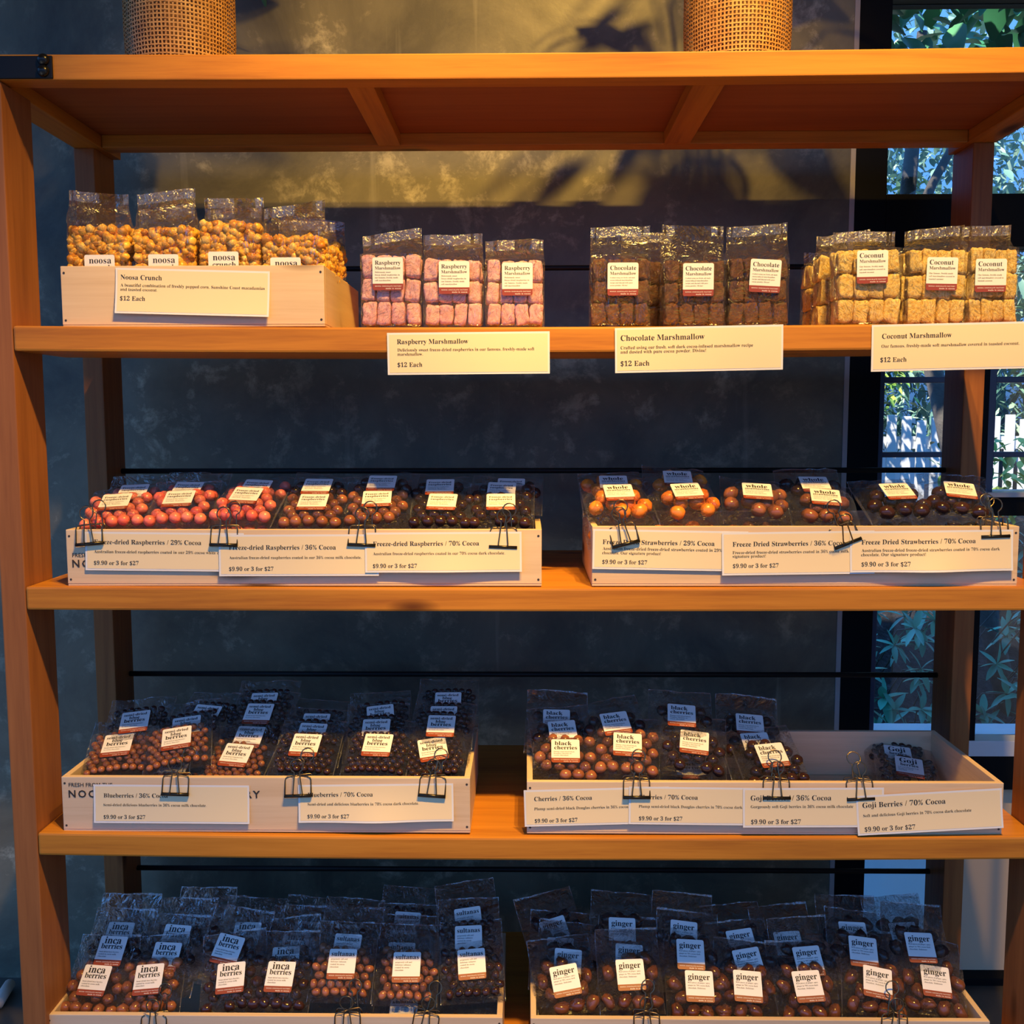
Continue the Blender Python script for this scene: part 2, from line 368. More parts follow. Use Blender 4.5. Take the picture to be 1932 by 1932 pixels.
# window wall
win = empty('window_1', (XE, YW, 0)); win['kind'] = 'structure'
def WZ(py, px=1740): return at(px, py, YW+0.03).z
def WX(px, py): return at(px, py, YW+0.03).x
def wpart(name, x0, x1, z0, z1, y0=0.0, y1=0.08, m=FRAME):
    o = bbox(name, x0, x1, YW+y0, YW+y1, z0, z1, m, None, 0.002); o.parent = win; o.matrix_parent_inverse = Matrix.Translation((-XE, -YW, 0)); return o
xj0, xj1 = XE+0.004, WX(1667, 300)
XR = 3.1
wpart('jamb', xj0, xj1, 0, 3.6)
xm0, xm1 = WX(1792, 1000), WX(1856, 760)
zt1, zt0 = WZ(371), WZ(470)
wpart('transom', xj1, XR, zt0, zt1)
wpart('head_rail', xj1, XR, WZ(2), 3.6)
wpart('mullion', xm0, xm1, WZ(1480), zt0)
z2t, z2b = WZ(936, 1900), WZ(971, 1900)
wpart('transom', xm1, XR, z2b, z2t)
wpart('sill_strip', xm1, XR, z2t, z2t+0.012, -0.012, 0.10, pmat('grey_sill', (0.55, 0.56, 0.60), 0.25))
z3t, z3b = WZ(1419, 1890), WZ(1482, 1890)
wpart('transom', xj1, XR, z3b, z3t)
wpart('sill_strip', xj1, XR, z3t, z3t+0.040, -0.004, 0.14, pmat('white_sill', (0.75, 0.77, 0.80), 0.3))
NAVY = pmat('navy_louvre_bar', (0.035, 0.06, 0.13), 0.35)
for (a, b) in ((711, 722), (853, 863)):
    wpart('louvre_bar', xj1, xm0, WZ(b), WZ(a), 0.03, 0.06, NAVY)
    wpart('louvre_bar', xm1, XR, WZ(b), WZ(a), 0.03, 0.06, NAVY)
wpart('sash_stile', xj1, WX(1668, 700), z3t+0.04, zt0, 0.02, 0.06, NAVY)
wpart('sash_stile', xm1, WX(1876, 760), z2t, zt0, 0.02, 0.06, NAVY)
wpart('spandrel_panel', xm0+0.01, XR, WZ(1832, 1880), z3b, 0.03, 0.07, pmat('lamplit_white_panel', (0.72, 0.56, 0.38), 0.6))  # white panel; its beige stands in for warm lamplight blocked from it
wpart('bottom_rail', xj1, XR, WZ(1905, 1880), WZ(1830, 1880), -0.01, 0.09)
for (x0, x1, z0, z1) in ((xj1, XR, zt1, WZ(2)), (xj1, xm0, z3t, zt0), (xm1, XR, z3t, zt0), (xj1, xm0+0.01, 0.0, z3b)):
    wpart('pane', x0, x1, z0, z1, 0.045, 0.051, GLASS)

# ------------------------------------------------------------------ shelving unit
unit = empty('shelving_unit', (0, 0, 0), 'tall open orange-stained timber shelving unit standing against the dark concrete wall', 'shelf')
ZT, ZB = 2.0718, 2.0291
SH = [(1.6074, 1.5629, 0.0055), (1.1406, 1.0980, 0.0025), (0.6746, 0.6316, 0.0060)]
def sagf(k): return lambda x: k*((x/0.9)**2 - 0.40)
XRF = (at(1924, 1200, 0.106).x + at(1902, 1620, 0.106).x)/2      # inner face of the far front post
for (f0, f1, r0, r1, q0, q1) in ((-0.945, -0.900, -0.966, -0.9215, -0.966, -0.905), (XRF, XRF+0.045, 0.966, 1.0105, XRF+0.002, 1.0105)):
    bbox('front_post', f0, f1, 0, 0.106, 0.0, ZB, WOODZ, unit, 0.0025)
    bbox('rear_post', r0, r1, 0.419, 0.5225, 0.0, ZB, WOODZ, unit, 0.0025)
    bbox('side_rail', q0, q1, 0.046, 0.5225, ZB, ZT-0.016, WOODY, unit, 0.002)
bbox('front_rail', -1.02, 1.09, 0, 0.045, ZB, ZT, WOODX, unit, 0.0025, 24, sagf(0.004))
bbox('rear_rail', -0.904, XRF+0.001, 0.419, 0.464, ZB, ZT-0.016, WOODX, unit, 0.002)
bbox('top_panel', -0.99, 1.06, 0.046, 0.5225, ZT-0.016, ZT-0.001, PLY, unit, 0.0)
for (a, b) in (((654, 165), (705, 165)), ((1308, 161), (1368, 161))):
    bbox('joist', at(*a, 0.045).x, at(*b, 0.045).x, 0.046, 0.419, ZB, ZT-0.016, WOODY, unit, 0.002)
for (t, b, sg) in SH:
    bbox('shelf_board', -0.8985, XRF-0.0015, -0.001, 0.19, b, t, WOODX, unit, 0.004, 24, sagf(sg))
    bbox('shelf_panel', -0.8985, XRF-0.0015, 0.191, 0.5225, t-0.024, t-0.0005, WOODX, unit, 0.001, 24, sagf(sg))
Z5 = at(500, 1918, 0.012).z - 0.104
bbox('shelf_board', -0.8985, XRF-0.0015, -0.001, 0.5225, Z5-0.044, Z5, WOODX, unit, 0.004)
for py in (506, 888, 1272, 1640):
    mb = MB(); z = at(900, py, 0.50).z; mb.tube([(-0.93, 0.50, z), (0.972, 0.50, z)], 0.0062, 10); mb.build('black_rod', BLACK, unit)
for (t, b, sg) in SH:
    for s in (-1, 1):
        x0, x1 = sorted((s*0.72, s*0.895)); dz = sagf(sg)(0.83)
        bbox('support_bracket', x0, x1, 0.20, 0.32, t-0.036+dz, t-0.0245+dz-0.004, BLACK, unit, 0.001)
pl = bbox('corner_plate', at(-60, 128, -0.003).x, at(99, 128, -0.003).x, -0.0045, 0.0, at(90, 148, -0.003).z, at(90, 105, -0.003).z, BLACK, unit, 0.0015)
for py in (113, 134):
    c = at(82, py, -0.0045); mb = MB()
    for k in range(6):
        pass
    rings = [(0.0105, 0), (0.0100, -0.003), (0.008, -0.006), (0.0045, -0.0082), (0.001, -0.009)]
    vs = []; fs = []; n = 16
    for (r, dy) in rings:
        vs += [(c.x+r*math.cos(2*math.pi*k/n), c.y+dy, c.z+r*math.sin(2*math.pi*k/n)) for k in range(n)]
    for i in range(len(rings)-1):
        for k in range(n): fs.append((i*n+k, i*n+(k+1) % n, (i+1)*n+(k+1) % n, (i+1)*n+k))
    fs.append(tuple((len(rings)-1)*n+k for k in range(n)))
    mb.add(vs, fs, 0, True); mb.build('bolt', BOLT, pl)

# ------------------------------------------------------------------ crates
YC = 0.012                                    # crate fronts stand just behind the shelf edge
def crate(label, x0, x1, z0, z1, depth=0.30, y0=YC, stencil=None, m=(CRX, CRY), th=0.011, group=None, top_rail=True):
    e = empty('wooden_crate', ((x0+x1)/2, y0, z0), label, 'crate', 'display crates on the shelving unit')
    cx = (x0+x1)/2; W = x1-x0; H = z1-z0
    def P(name, a, b, c, d, e0, f, mt): return bbox(name, a-cx, b-cx, c-y0, d-y0, e0-z0, f-z0, mt, e, 0.0012)
    mb = MB(); mb.box(-W/2, W/2, 0, th, 0.004, H)
    me = mb.mesh('front_panel', [m[0], INKS, NAIL]); bevel_mesh(me, 0.0012)
    mb2 = MB(); mb2.v = [tuple(v.co) for v in me.vertices]; mb2.f = [tuple(p.vertices) for p in me.polygons]; mb2.m = [0]*len(mb2.f); mb2.sm = [False]*len(mb2.f)
    for sx in (-1, 1):
        for hz in (0.012, H-0.012):
            c = Vector((sx*(W/2-0.006), -0.0004, hz)); mb2.add([c+Vector((0.0022*math.cos(k*math.pi/4), 0, 0.0022*math.sin(k*math.pi/4))) for k in range(8)], [tuple(range(8))], 2)
    if stencil:
        for (s, st, tx, tz, wd) in stencil: put_text(mb2, s, st, tx-cx, tz-z0, 1, width=wd, fn=lambda a, b: (a, -0.0006, b))
    mb2.build('front_panel', [m[0], INKS, NAIL], e)
    P('rear_panel', x0, x1, y0+depth-th, y0+depth, z0+0.004, z1, m[0])
    P('side_panel', x0, x0+th, y0+th+0.0002, y0+depth-th-0.0002, z0+0.004, z1, m[1])
    P('side_panel', x1-th, x1, y0+th+0.0002, y0+depth-th-0.0002, z0+0.004, z1, m[1])
    P('base_panel', x0, x1, y0+0.0005, y0+depth, z0, z0+0.0038, m[0])
    return e
LP = 1/1048.0
def cx_(px, py=1000): return at(px, py, YC).x
A0, A1 = cx_(116, 560), cx_(612, 560)
crate('pale smooth pine box of caramel popcorn bags under the top shelf', A0, A1, 1.6085, at(360, 501, YC).z, 0.36)
def two_lines(px, y1, y2, wide): return [('FRESH FROM THE', 'sans', at(px, y1, YC).x, at(px, y1, YC).z, 86*LP), ('NOOSA CHOCOLATE FACTORY', 'sansb', at(px, y2, YC).x, at(px, y2, YC).z, wide*LP)]
crate('long raw pine crate of freeze-dried raspberry bags with three price cards', cx_(126, 1050), cx_(1022, 1050), SH[1][0]+0.0008, at(560, 999, YC).z, 0.31, stencil=two_lines(137, 1051, 1070, 374))
crate('raw pine crate of whole strawberry bags beside the window', cx_(1117, 1050), cx_(1921, 1050), SH[1][0]+0.0008, at(1500, 993, YC).z, 0.31)
crate('raw pine crate of semi-dried blueberry bags with stencilled lettering', cx_(118, 1520), cx_(887, 1520), SH[2][0]+0.0012, at(500, 1467, YC).z, 0.31, stencil=two_lines(130, 1484, 1504, 376))
crate('half-empty raw pine crate of cherry and goji bags', cx_(994, 1525), cx_(1892, 1525), SH[2][0]+0.0008, at(1400, 1476, YC).z, 0.31)
crate('lowest raw pine crate of inca berry and sultana bags', cx_(87, 1920), cx_(948, 1920), Z5+0.0005, at(500, 1917, YC).z, 0.31)
crate('lowest raw pine crate of chocolate ginger bags near the window', cx_(1001, 1925), cx_(1868, 1925), Z5+0.0005, at(1400, 1924, YC).z, 0.31)

# ------------------------------------------------------------------ price cards
def card(label, tl, tr, hpx, tx, lines, Y, curl=0.004, wave=0.0, side=1):
    """tl,tr: photo corners of the top edge; lines: (text, style, dx from text left, y, width px)"""
    P0, P1 = at(*tl, Y), at(*tr, Y); W = (P1-P0).length; H = hpx*LP
    ang = math.atan2(P1.z-P0.z, P1.x-P0.x)
    e = Matrix.Translation(P0) @ Matrix.Rotation(-ang, 4, 'Y')
    def yo(x, z):
        t = max(0.0, -z/H); return -curl*t*t - wave*(t**1.5)*math.exp(-((x/W-0.5)/0.22)**2)
    mb = MB(); nu, nv = 25, 9
    b = 0.0035
    mb.grid([(W*i/(nu-1), yo(W*i/(nu-1), -H*j/(nv-1)), -H*j/(nv-1)) for j in range(nv) for i in range(nu)], nu, nv, 1, True, True)
    mb.grid([(b+(W-2*b)*i/(nu-1), yo(b+(W-2*b)*i/(nu-1), -b-(H-2*b)*j/(nv-1))-0.0003, -b-(H-2*b)*j/(nv-1)) for j in range(nv) for i in range(nu)], nu, nv, 0, True, True)
    mb.grid([(W*i/(nu-1), yo(W*i/(nu-1), -H*j/(nv-1))+0.0004, -H*j/(nv-1)) for j in range(nv) for i in range(nu)], nu, nv, 1, True, False)
    for (s, st, px, py, wpx) in lines:
        p = at(px, py, Y)-P0; q = Matrix.Rotation(ang, 4, 'Y') @ p
        put_text(mb, s, st, q.x, q.z, 2, width=wpx*LP, fn=lambda a, c: (a, yo(a, c)-0.0007, c), ang=0)
    o = mb.build('price_card', [PAPER, LAMI, INK], None, e)
    return tag(o, label, 'price card', 'cream price cards on the shelving unit')
T, S_, D = 'serif', 'light', 'serif'
P3 = '$9.90 or 3 for $27'
card('cream card for the crunch on the smooth pine box', (218, 505), (509, 512), 84, 228, [('Noosa Crunch', T, 228, 527, 77), ('A beautiful combination of freshly popped corn, Sunshine Coast macadamias', S_, 228, 540.5, 269), ('and toasted coconut.', S_, 228, 548.5, 69), ('$12 Each', T, 228, 567, 47)], YC-0.002, 0.007)
card('cream Raspberry Marshmallow card hanging under the pink bags', (730, 628), (1037, 625), 77, 750, [('Raspberry Marshmallow', T, 749, 649, 132), ('Deliciously sweet freeze-dried raspberries in our famous, freshly-made soft', S_, 750, 663, 253), ('marshmallow.', S_, 750, 671, 47), ('$12 Each', T, 750, 692, 46)], -0.004, -0.002)
card('cream Chocolate Marshmallow card hanging under the brown bags', (1160, 619), (1478, 612), 82, 1172, [('Chocolate Marshmallow', T, 1171, 643, 154), ('Crafted using our fresh, soft dark cocoa-infused marshmallow recipe', S_, 1171, 659, 243), ('and dusted with pure cocoa powder. Divine!', S_, 1171, 667, 157), ('$12 Each', T, 1171, 690.5, 53)], -0.004, -0.002)
card('cream Coconut Marshmallow card hanging near the window', (1645, 613), (1948, 606), 85, 1664, [('Coconut Marshmallow', T, 1664, 639, 127), ('Our famous, freshly-made soft marshmallow covered in toasted coconut.', S_, 1663, 656, 251), ('$12 Each', T, 1661, 683, 48)], -0.004, -0.002)
card('cream card for freeze-dried raspberries in 29% cocoa', (160, 1003), (460, 1006), 74, 178, [('Freeze-dried Raspberries / 29% Cocoa', T, 178, 1026, 205), ('Australian freeze-dried raspberries coated in our 29% cocoa white chocolate.', S_, 178, 1043, 270), (P3, T, 178, 1065, 86)], YC-0.002, 0.002)
card('cream card for freeze-dried raspberries in 36% cocoa', (412, 1009), (714, 1008), 79, 432, [('Freeze-dried Raspberries / 36% Cocoa', T, 432, 1037, 204), ('Australian freeze-dried raspberries coated in our 36% cocoa milk chocolate.', S_, 433, 1054.5, 252), (P3, T, 433, 1076.5, 85)], YC-0.0045, 0.003)
card('cream card for freeze-dried raspberries in 70% cocoa', (688, 1005), (984, 1003), 76, 704, [('Freeze-dried Raspberries / 70% Cocoa', T, 704, 1030, 201), ('Australian freeze-dried raspberries coated in our 70% cocoa dark chocolate.', S_, 704, 1047, 250), (P3, T, 704, 1071, 84)], YC-0.006, 0.003, 0.004)
card('cream card for freeze dried strawberries in 29% cocoa', (1119, 998), (1412, 1003), 76, 1137, [('Freeze Dried Strawberries / 29% Cocoa', T, 1137, 1026, 211), ('Australian freeze-dried freeze-dried strawberries coated in 29% cocoa white', S_, 1137, 1037, 268), ('chocolate. Our signature product!', S_, 1136, 1045, 111), (P3, T, 1136, 1063, 85)], YC-0.002, 0.002)
card('cream card for freeze dried strawberries in 36% cocoa', (1362, 1005), (1650, 1001), 81, 1382, [('Freeze Dried Strawberries / 36% Cocoa', T, 1382, 1031, 212), ('Freeze-dried freeze-dried strawberries coated in 36% cocoa milk chocolate. Our', S_, 1382, 1045, 270), ('signature product!', S_, 1382, 1052, 62), (P3, T, 1382, 1071, 86)], YC-0.0045, 0.004)
card('cream card for freeze dried strawberries in 70% cocoa', (1604, 1003), (1912, 999), 77, 1625, [('Freeze Dried Strawberries / 70% Cocoa', T, 1625, 1027, 213), ('Australian freeze-dried freeze-dried strawberries coated in 70% cocoa dark', S_, 1625, 1041, 258), ('chocolate. Our signature product!', S_, 1624, 1049, 119), (P3, T, 1624, 1068, 90)], YC-0.006, 0.004, 0.012)
card('cream card for blueberries in 36% cocoa on the stencilled crate', (176, 1480), (470, 1482), 76, 196, [('Blueberries / 36% Cocoa', T, 196, 1504, 126), ('Semi-dried delicious blueberries in 36% cocoa milk chocolate.', S_, 196, 1520, 202), (P3, T, 197, 1543, 82)], YC-0.002, 0.004)
card('cream card for blueberries in 70% cocoa on the stencilled crate', (562, 1481), (855, 1478), 74, 581, [('Blueberries / 70% Cocoa', T, 581, 1503, 127), ('Semi-dried and delicious blueberries in 70% cocoa dark chocolate.', S_, 581, 1519, 217), (P3, T, 581, 1542, 82)], YC-0.002, 0.005, 0.006)
card('cream card for cherries in 36% cocoa', (988, 1491), (1262, 1484), 72, 1008, [('Cherries / 36% Cocoa', T, 1008, 1511, 112), ('Plump semi-dried black Douglas cherries in 36% cocoa milk chocolate.', S_, 1008, 1528, 234), (P3, T, 1009, 1551, 83)], YC-0.002, 0.003)
card('cream card for cherries in 70% cocoa', (1187, 1484), (1470, 1487), 74, 1205, [('Cherries / 70% Cocoa', T, 1205, 1507, 114), ('Plump semi-dried black Douglas cherries in 70% cocoa dark chocolate.', S_, 1205, 1523, 234), (P3, T, 1205, 1546, 84)], YC-0.004, 0.003)
card('cream card for goji berries in 36% cocoa', (1402, 1487), (1668, 1486), 77, 1416, [('Goji Berries / 36% Cocoa', T, 1416, 1510, 155), ('Gorgeously soft Goji berries in 36% cocoa milk chocolate', S_, 1416, 1524, 197), (P3, T, 1416, 1553, 96)], YC-0.0055, 0.004)
card('cream card for goji berries in 70% cocoa, tilted at crate end', (1615, 1502), (1890, 1487), 77, 1627, [('Goji Berries / 70% Cocoa', T, 1627, 1524, 159), ('Soft and delicious Goji berries in 70% cocoa dark chocolate', S_, 1628, 1541, 207), (P3, T, 1630, 1567, 97)], YC-0.007, 0.005)

# ------------------------------------------------------------------ binder clips
def clip_meshes():
    out = []
    w2, h = 0.0255, 0.034
    mb = MB()                                       # body: two rolled bars joined by wire frames over the crate edge
    mb.tube([(-w2, -0.006, 0), (w2, -0.006, 0)], 0.0032, 10)
    out.append(('front_bar', mb))
    mb = MB(); mb.tube([(-w2, 0.022, 0.006), (w2, 0.022, 0.006)], 0.003, 8); out.append(('rear_bar', mb))
    for nm, y0, y1, z0 in (('front_frame', -0.006, 0.000, 0.0), ('rear_frame', 0.022, 0.016, 0.006)):
        mb = MB(); r = 0.006
        p = [(-w2+0.001, y0, z0), (-w2+0.0015, y1, h-r), (-w2+0.003, y1, h-0.002), (-w2+r, y1, h), (-0.004, y1+ (0.006 if y0 < 0 else -0.004), h), (0, 0.008, h+0.001), (0.004, y1+(0.006 if y0 < 0 else -0.004), h), (w2-r, y1, h), (w2-0.003, y1, h-0.002), (w2-0.0015, y1, h-r), (w2-0.001, y0, z0)]
        mb.tube(p, 0.00125, 6); out.append((nm, mb))
    return out
def handle_mesh(L=0.068):
    mb = MB(); r = 0.0125
    p = [(-0.0085, 0, 0), (-0.0085, 0, 0.006), (-0.0050, 0, L-2.4*r), (-0.0048, 0, L-2.0*r)]
    for k in range(13):
        a = R(245-310*k/12); p.append((r*math.cos(a), 0, L-r+r*math.sin(a)))
    p += [(0.0048, 0, L-2.0*r), (0.0050, 0, L-2.4*r), (0.0085, 0, 0.006), (0.0085, 0, 0)]
    mb.tube(p, 0.00125, 6); return mb.mesh('handle', [WIRE])
_cm = [(n, b.mesh(n, [WIRE if 'frame' in n else BLACK])) for n, b in clip_meshes()]
for n, me in _cm:
    if 'bar' in n: me.materials[0] = pmat('gunmetal_bar', (0.05, 0.042, 0.03), 0.3, 0.9)
_hm = handle_mesh()
def clip(label, px, py, rot=0.0, hf=-4, hr=-10, yaw=0.0):
    p = at(px, py, YC-0.012); p.y = YC
    e = empty('binder_clip', p, label, 'binder clip', 'wire binder clips on crate rims')
    e.rotation_euler = (0, R(rot), R(yaw))
    for n, me in _cm: link(n, me, e)
    link('handle', _hm, e, Matrix.Translation((0, -0.009, 0.001)) @ Matrix.Rotation(R(hf), 4, 'X') @ Matrix.Rotation(R(0), 4, 'Y'))
    link('handle', _hm, e, Matrix.Translation((0.006, 0.025, 0.009)) @ Matrix.Rotation(R(hr), 4, 'X') @ Matrix.Rotation(R(3), 4, 'Y'))
RAS, BLU = 'raspberry crate', 'blueberry crate'
for (t, px, py, ro, a, b) in (
    ('wire binder clip at the outer end of the 29% raspberry card', 166, 1027, -5, -6, -8),
    ('wire binder clip where the 29% and 36% raspberry cards meet', 420, 1029, 1, -6, -8),
    ('wire binder clip where the 36% and 70% raspberry cards meet', 681, 1029, 2, -5, -6),
    ('wire binder clip at the end of the 70% raspberry card', 949, 1033, 2, -5, -6),
    ('slanted wire binder clip on the 29% strawberry card', 1182, 1027, -14, -5, -8),
    ('strongly slanted wire binder clip between the 36% and 70% strawberry cards', 1602, 1026, -22, 30, -6),
    ('wire binder clip at the window end of the 70% strawberry card', 1881, 1013, -2, -5, -22),
    ('wire binder clip on the 36% blueberry card', 328, 1501, 1, -6, -26),
    ('wire binder clip at the start of the 70% blueberry card', 561, 1504, -2, -6, -24),
    ('wire binder clip at the end of the 70% blueberry card', 814, 1504, 4, -6, -24),
    ('wire binder clip where the two cherry cards meet', 1202, 1507, 0, -6, -22),
    ('wire binder clip on the 36% goji card', 1467, 1508, 0, -6, -26),
    ('wire binder clip where the two goji cards meet', 1626, 1510, -3, -8, -34),
    ('wire binder clip on the lowest crate below the inca berries', 287, 1956, 0, -6, -14),
    ('wire binder clip on the lowest crate below the first sultanas', 655, 1950, -2, -6, -20),
    ('wire binder clip on the lowest crate below the middle sultanas', 800, 1952, 8, -8, -20),
    ('wire binder clip on the lowest crate below the second ginger bags', 1222, 1952, -2, -5, -20),
    ('wire binder clip on the lowest crate below the sixth ginger bags', 1690, 1954, 3, -5, -20)):
    clip(t, px, py, ro, a, b)

# ------------------------------------------------------------------ bag labels
def rrect(w, h, r, n=4):
    pts = []
    for (cx, cy, a0) in ((w/2-r, h/2-r, 0), (-w/2+r, h/2-r, 90), (-w/2+r, -h/2+r, 180), (w/2-r, -h/2+r, 270)):
        for k in range(n+1): a = R(a0+90*k/n); pts.append((cx+r*math.cos(a), cy+r*math.sin(a)))
    return pts
LW, LH = 0.0545, 0.0575
def label_mesh(name, heads, tiny, style='heavy'):
    """flat label in x,y facing +z, centre at 0"""
    mb = MB(); pts = rrect(LW, LH, 0.0035)
    cut = -LH/2+0.0115
    up = [p for p in pts if p[1] > cut]; up = up + [(-LW/2, cut), (LW/2, cut)]
    up = sorted(up, key=lambda p: math.atan2(p[1]-0.005, p[0])); lo = [p for p in pts if p[1] < cut] + [(-LW/2, cut), (LW/2, cut)]
    lo = sorted(lo, key=lambda p: math.atan2(p[1]-(cut-0.005), p[0]))
    mb.add([(x, y, 0) for x, y in up], [tuple(range(len(up)))], 0); mb.add([(x, y, 0) for x, y in lo], [tuple(range(len(lo)))], 1)
    fn = lambda a, b: (a, b, 0.0003)
    x0 = -LW/2+0.0045
    for (s, y, wd, dx) in heads: put_text(mb, s, style, x0+dx, y, 2, width=wd, fn=fn)
    for (s, y, wd) in tiny: put_text(mb, s, 'light', x0, y, 2, width=wd, fn=fn)
    put_text(mb, 'NOOSA CHOCOLATE FACTORY', 'sansb', x0, -LH/2+0.0062, 3, width=0.047, fn=fn)
    put_text(mb, 'made in noosa', 'sansb', LW/2-0.004, -LH/2+0.0020, 3, size=0.0034, fn=fn, right=True)
    return mb.mesh(name, [LABEL, BAND, LINK_, LABEL])
mm = 0.001
LABELS = {
 'raspberry': label_mesh('label', [('Freeze-dried', 14*mm, 44*mm, 0), ('raspberries', 5.5*mm, 44*mm, 0)], [('Freeze-dried raspberries', -1.5*mm, 40*mm), ('coated in our cocoa', -6*mm, 33*mm), ('chocolate. Delicious!', -10.5*mm, 36*mm)]),
 'strawberry': label_mesh('label', [('whole', 12*mm, 40*mm, 2*mm), ('strawberries', 5*mm, 45*mm, 0)], [('Whole freeze-dried strawberries', 0*mm, 45*mm), ('coated in our cocoa', -5*mm, 33*mm), ('chocolate. Our signature!', -10*mm, 39*mm)]),
 'blueberry': label_mesh('label', [('semi-dried', 17*mm, 44*mm, 0), ('blue', 8*mm, 20*mm, 11*mm), ('berries', -0.5*mm, 40*mm, 2*mm)], [('Semi-dried blueberries', -7*mm, 39*mm), ('in cocoa chocolate.', -12*mm, 30*mm)]),
 'cherry': label_mesh('label', [('black', 14*mm, 33*mm, 2*mm), ('cherries', 3.5*mm, 44*mm, 1*mm)], [('Plump semi-dried black', -3.5*mm, 40*mm), ('Douglas cherries in', -8*mm, 34*mm), ('cocoa chocolate.', -12.5*mm, 29*mm)]),
 'goji': label_mesh('label', [('Goji', 12*mm, 35*mm, 4*mm), ('berries', 2*mm, 35*mm, 5*mm)], [('Soft and delicious Goji', -4*mm, 40*mm), ('berries in cocoa', -8.5*mm, 29*mm), ('chocolate', -12.5*mm, 17*mm)]),
 'inca': label_mesh('label', [('inca', 14*mm, 34*mm, 5*mm), ('berries', 4.0*mm, 43*mm, 1*mm)], [('Semi-dried inca berries', -3.5*mm, 40*mm), ('coated in cocoa milk', -8*mm, 36*mm), ('chocolate', -12.5*mm, 17*mm)]),
 'sultana': label_mesh('label', [('sultanas', 15*mm, 46*mm, 0)], [('gorgeously soft and', 8*mm, 33*mm), ('delicious sultanas', 3*mm, 31*mm), ('coated in cocoa', -2*mm, 28*mm), ('chocolate', -7*mm, 17*mm)]),
 'ginger': label_mesh('label', [('ginger', 12*mm, 43*mm, 1*mm)], [('Real pieces of ginger, spicy', 5*mm, 43*mm), ('ginger in 70% cocoa dark', 0*mm, 42*mm), ('chocolate. Delicious', -5*mm, 34*mm)]),
 'raspmallow': label_mesh('label', [('Raspberry', 16*mm, 46*mm, 0), ('Marshmallow', 7.5*mm, 46*mm, 0)], [('Deliciously sweet', 1.5*mm, 28*mm), ('freeze dried raspberries in', -3.2*mm, 44*mm), ('our famous, freshly made', -8*mm, 41*mm), ('soft marshmallow', -12.8*mm, 28*mm)], 'serif'),
 'chocmallow': label_mesh('label', [('Chocolate', 16*mm, 46*mm, 0), ('Marshmallow', 7.5*mm, 46*mm, 0)], [('Crafted using our fresh, soft dark', 1.5*mm, 44*mm), ('cocoa-infused marshmallow', -3.0*mm, 40*mm), ('recipe and dusted with pure', -7.5*mm, 40*mm), ('cocoa powder. Divine!', -12*mm, 31*mm)], 'serif'),
 'cocomallow': label_mesh('label', [('Coconut', 16*mm, 42*mm, 0), ('Marshmallow', 7.5*mm, 46*mm, 0)], [('Our famous, freshly-made', -0.5*mm, 42*mm), ('soft marshmallow covered in', -5.5*mm, 45*mm), ('toasted coconut.', -10.5*mm, 26*mm)], 'serif'),
 'crunch': label_mesh('label', [('noosa', 13.5*mm, 40*mm, 4*mm), ('crunch', 1*mm, 42*mm, 3*mm)], [('A beautiful combination of', -6*mm, 44*mm), ('freshly popped corn', -11*mm, 32*mm)], 'serif'),
}

# ------------------------------------------------------------------ sweets
def ico(sub, fn):
    bm = bmesh.new(); bmesh.ops.create_icosphere(bm, subdivisions=sub, radius=1.0)
    vs = [fn(v.co.copy()) for v in bm.verts]; fs = [tuple(v.index for v in f.verts) for f in bm.faces]; bm.free(); return vs, fs
def candy_mesh(name, rx, ry, rz, lump, seed, m, sub=2, fr=1.3):
    def fn(p):
        k = 1+lump*noise.noise(p*fr+Vector((seed*7.3, seed*3.1, 0))); return Vector((p.x*rx*k, p.y*ry*k, p.z*rz*k))
    vs, fs = ico(sub, fn); mb = MB(); mb.add(vs, fs, 0, True); return mb.mesh(name, [m])
KIND = {  # radii (mm), lump, count limit, spacing factor
 'raspberry': ((11.6, 11.6, 11.2), 0.05, 30, 0.0275, 'coated_raspberry'),
 'strawberry': ((14.2, 16.2, 13.4), 0.14, 20, 0.035, 'coated_strawberry'),
 'blueberry': ((7.0, 7.0, 6.6), 0.05, 66, 0.0215, 'coated_blueberry'),
 'cherry': ((12.4, 11.6, 10.8), 0.12, 28, 0.0265, 'coated_cherry'),
 'goji': ((8.5, 5.5, 5.2), 0.18, 46, 0.021, 'coated_goji_berry'),
 'inca': ((11.8, 10.6, 9.8), 0.22, 30, 0.025, 'coated_inca_berry'),
 'sultana': ((9.8, 7.8, 7.4), 0.16, 44, 0.022, 'coated_sultana'),
 'ginger': ((16.5, 12.5, 11.0), 0.36, 22, 0.029, 'coated_ginger_piece')}
CM = {'red': C_RED, 'orange': C_ORANGE, 'milk': C_MILK, 'dark': C_DARK, 'ging': C_GING}
_cand = {}
def candies(kind, col):
    k = (kind, col)
    if k not in _cand:
        (a, b, c), lump, *_r = KIND[kind]
        _cand[k] = [candy_mesh(KIND[kind][4], a*mm, b*mm, c*mm, lump, s+len(_cand), CM[col]) for s in range(4)]
    return _cand[k]
BW, BL = 0.127, 0.158                        # flat bag: width, length
LV = 0.066                                   # height of the label centre above the bag's foot
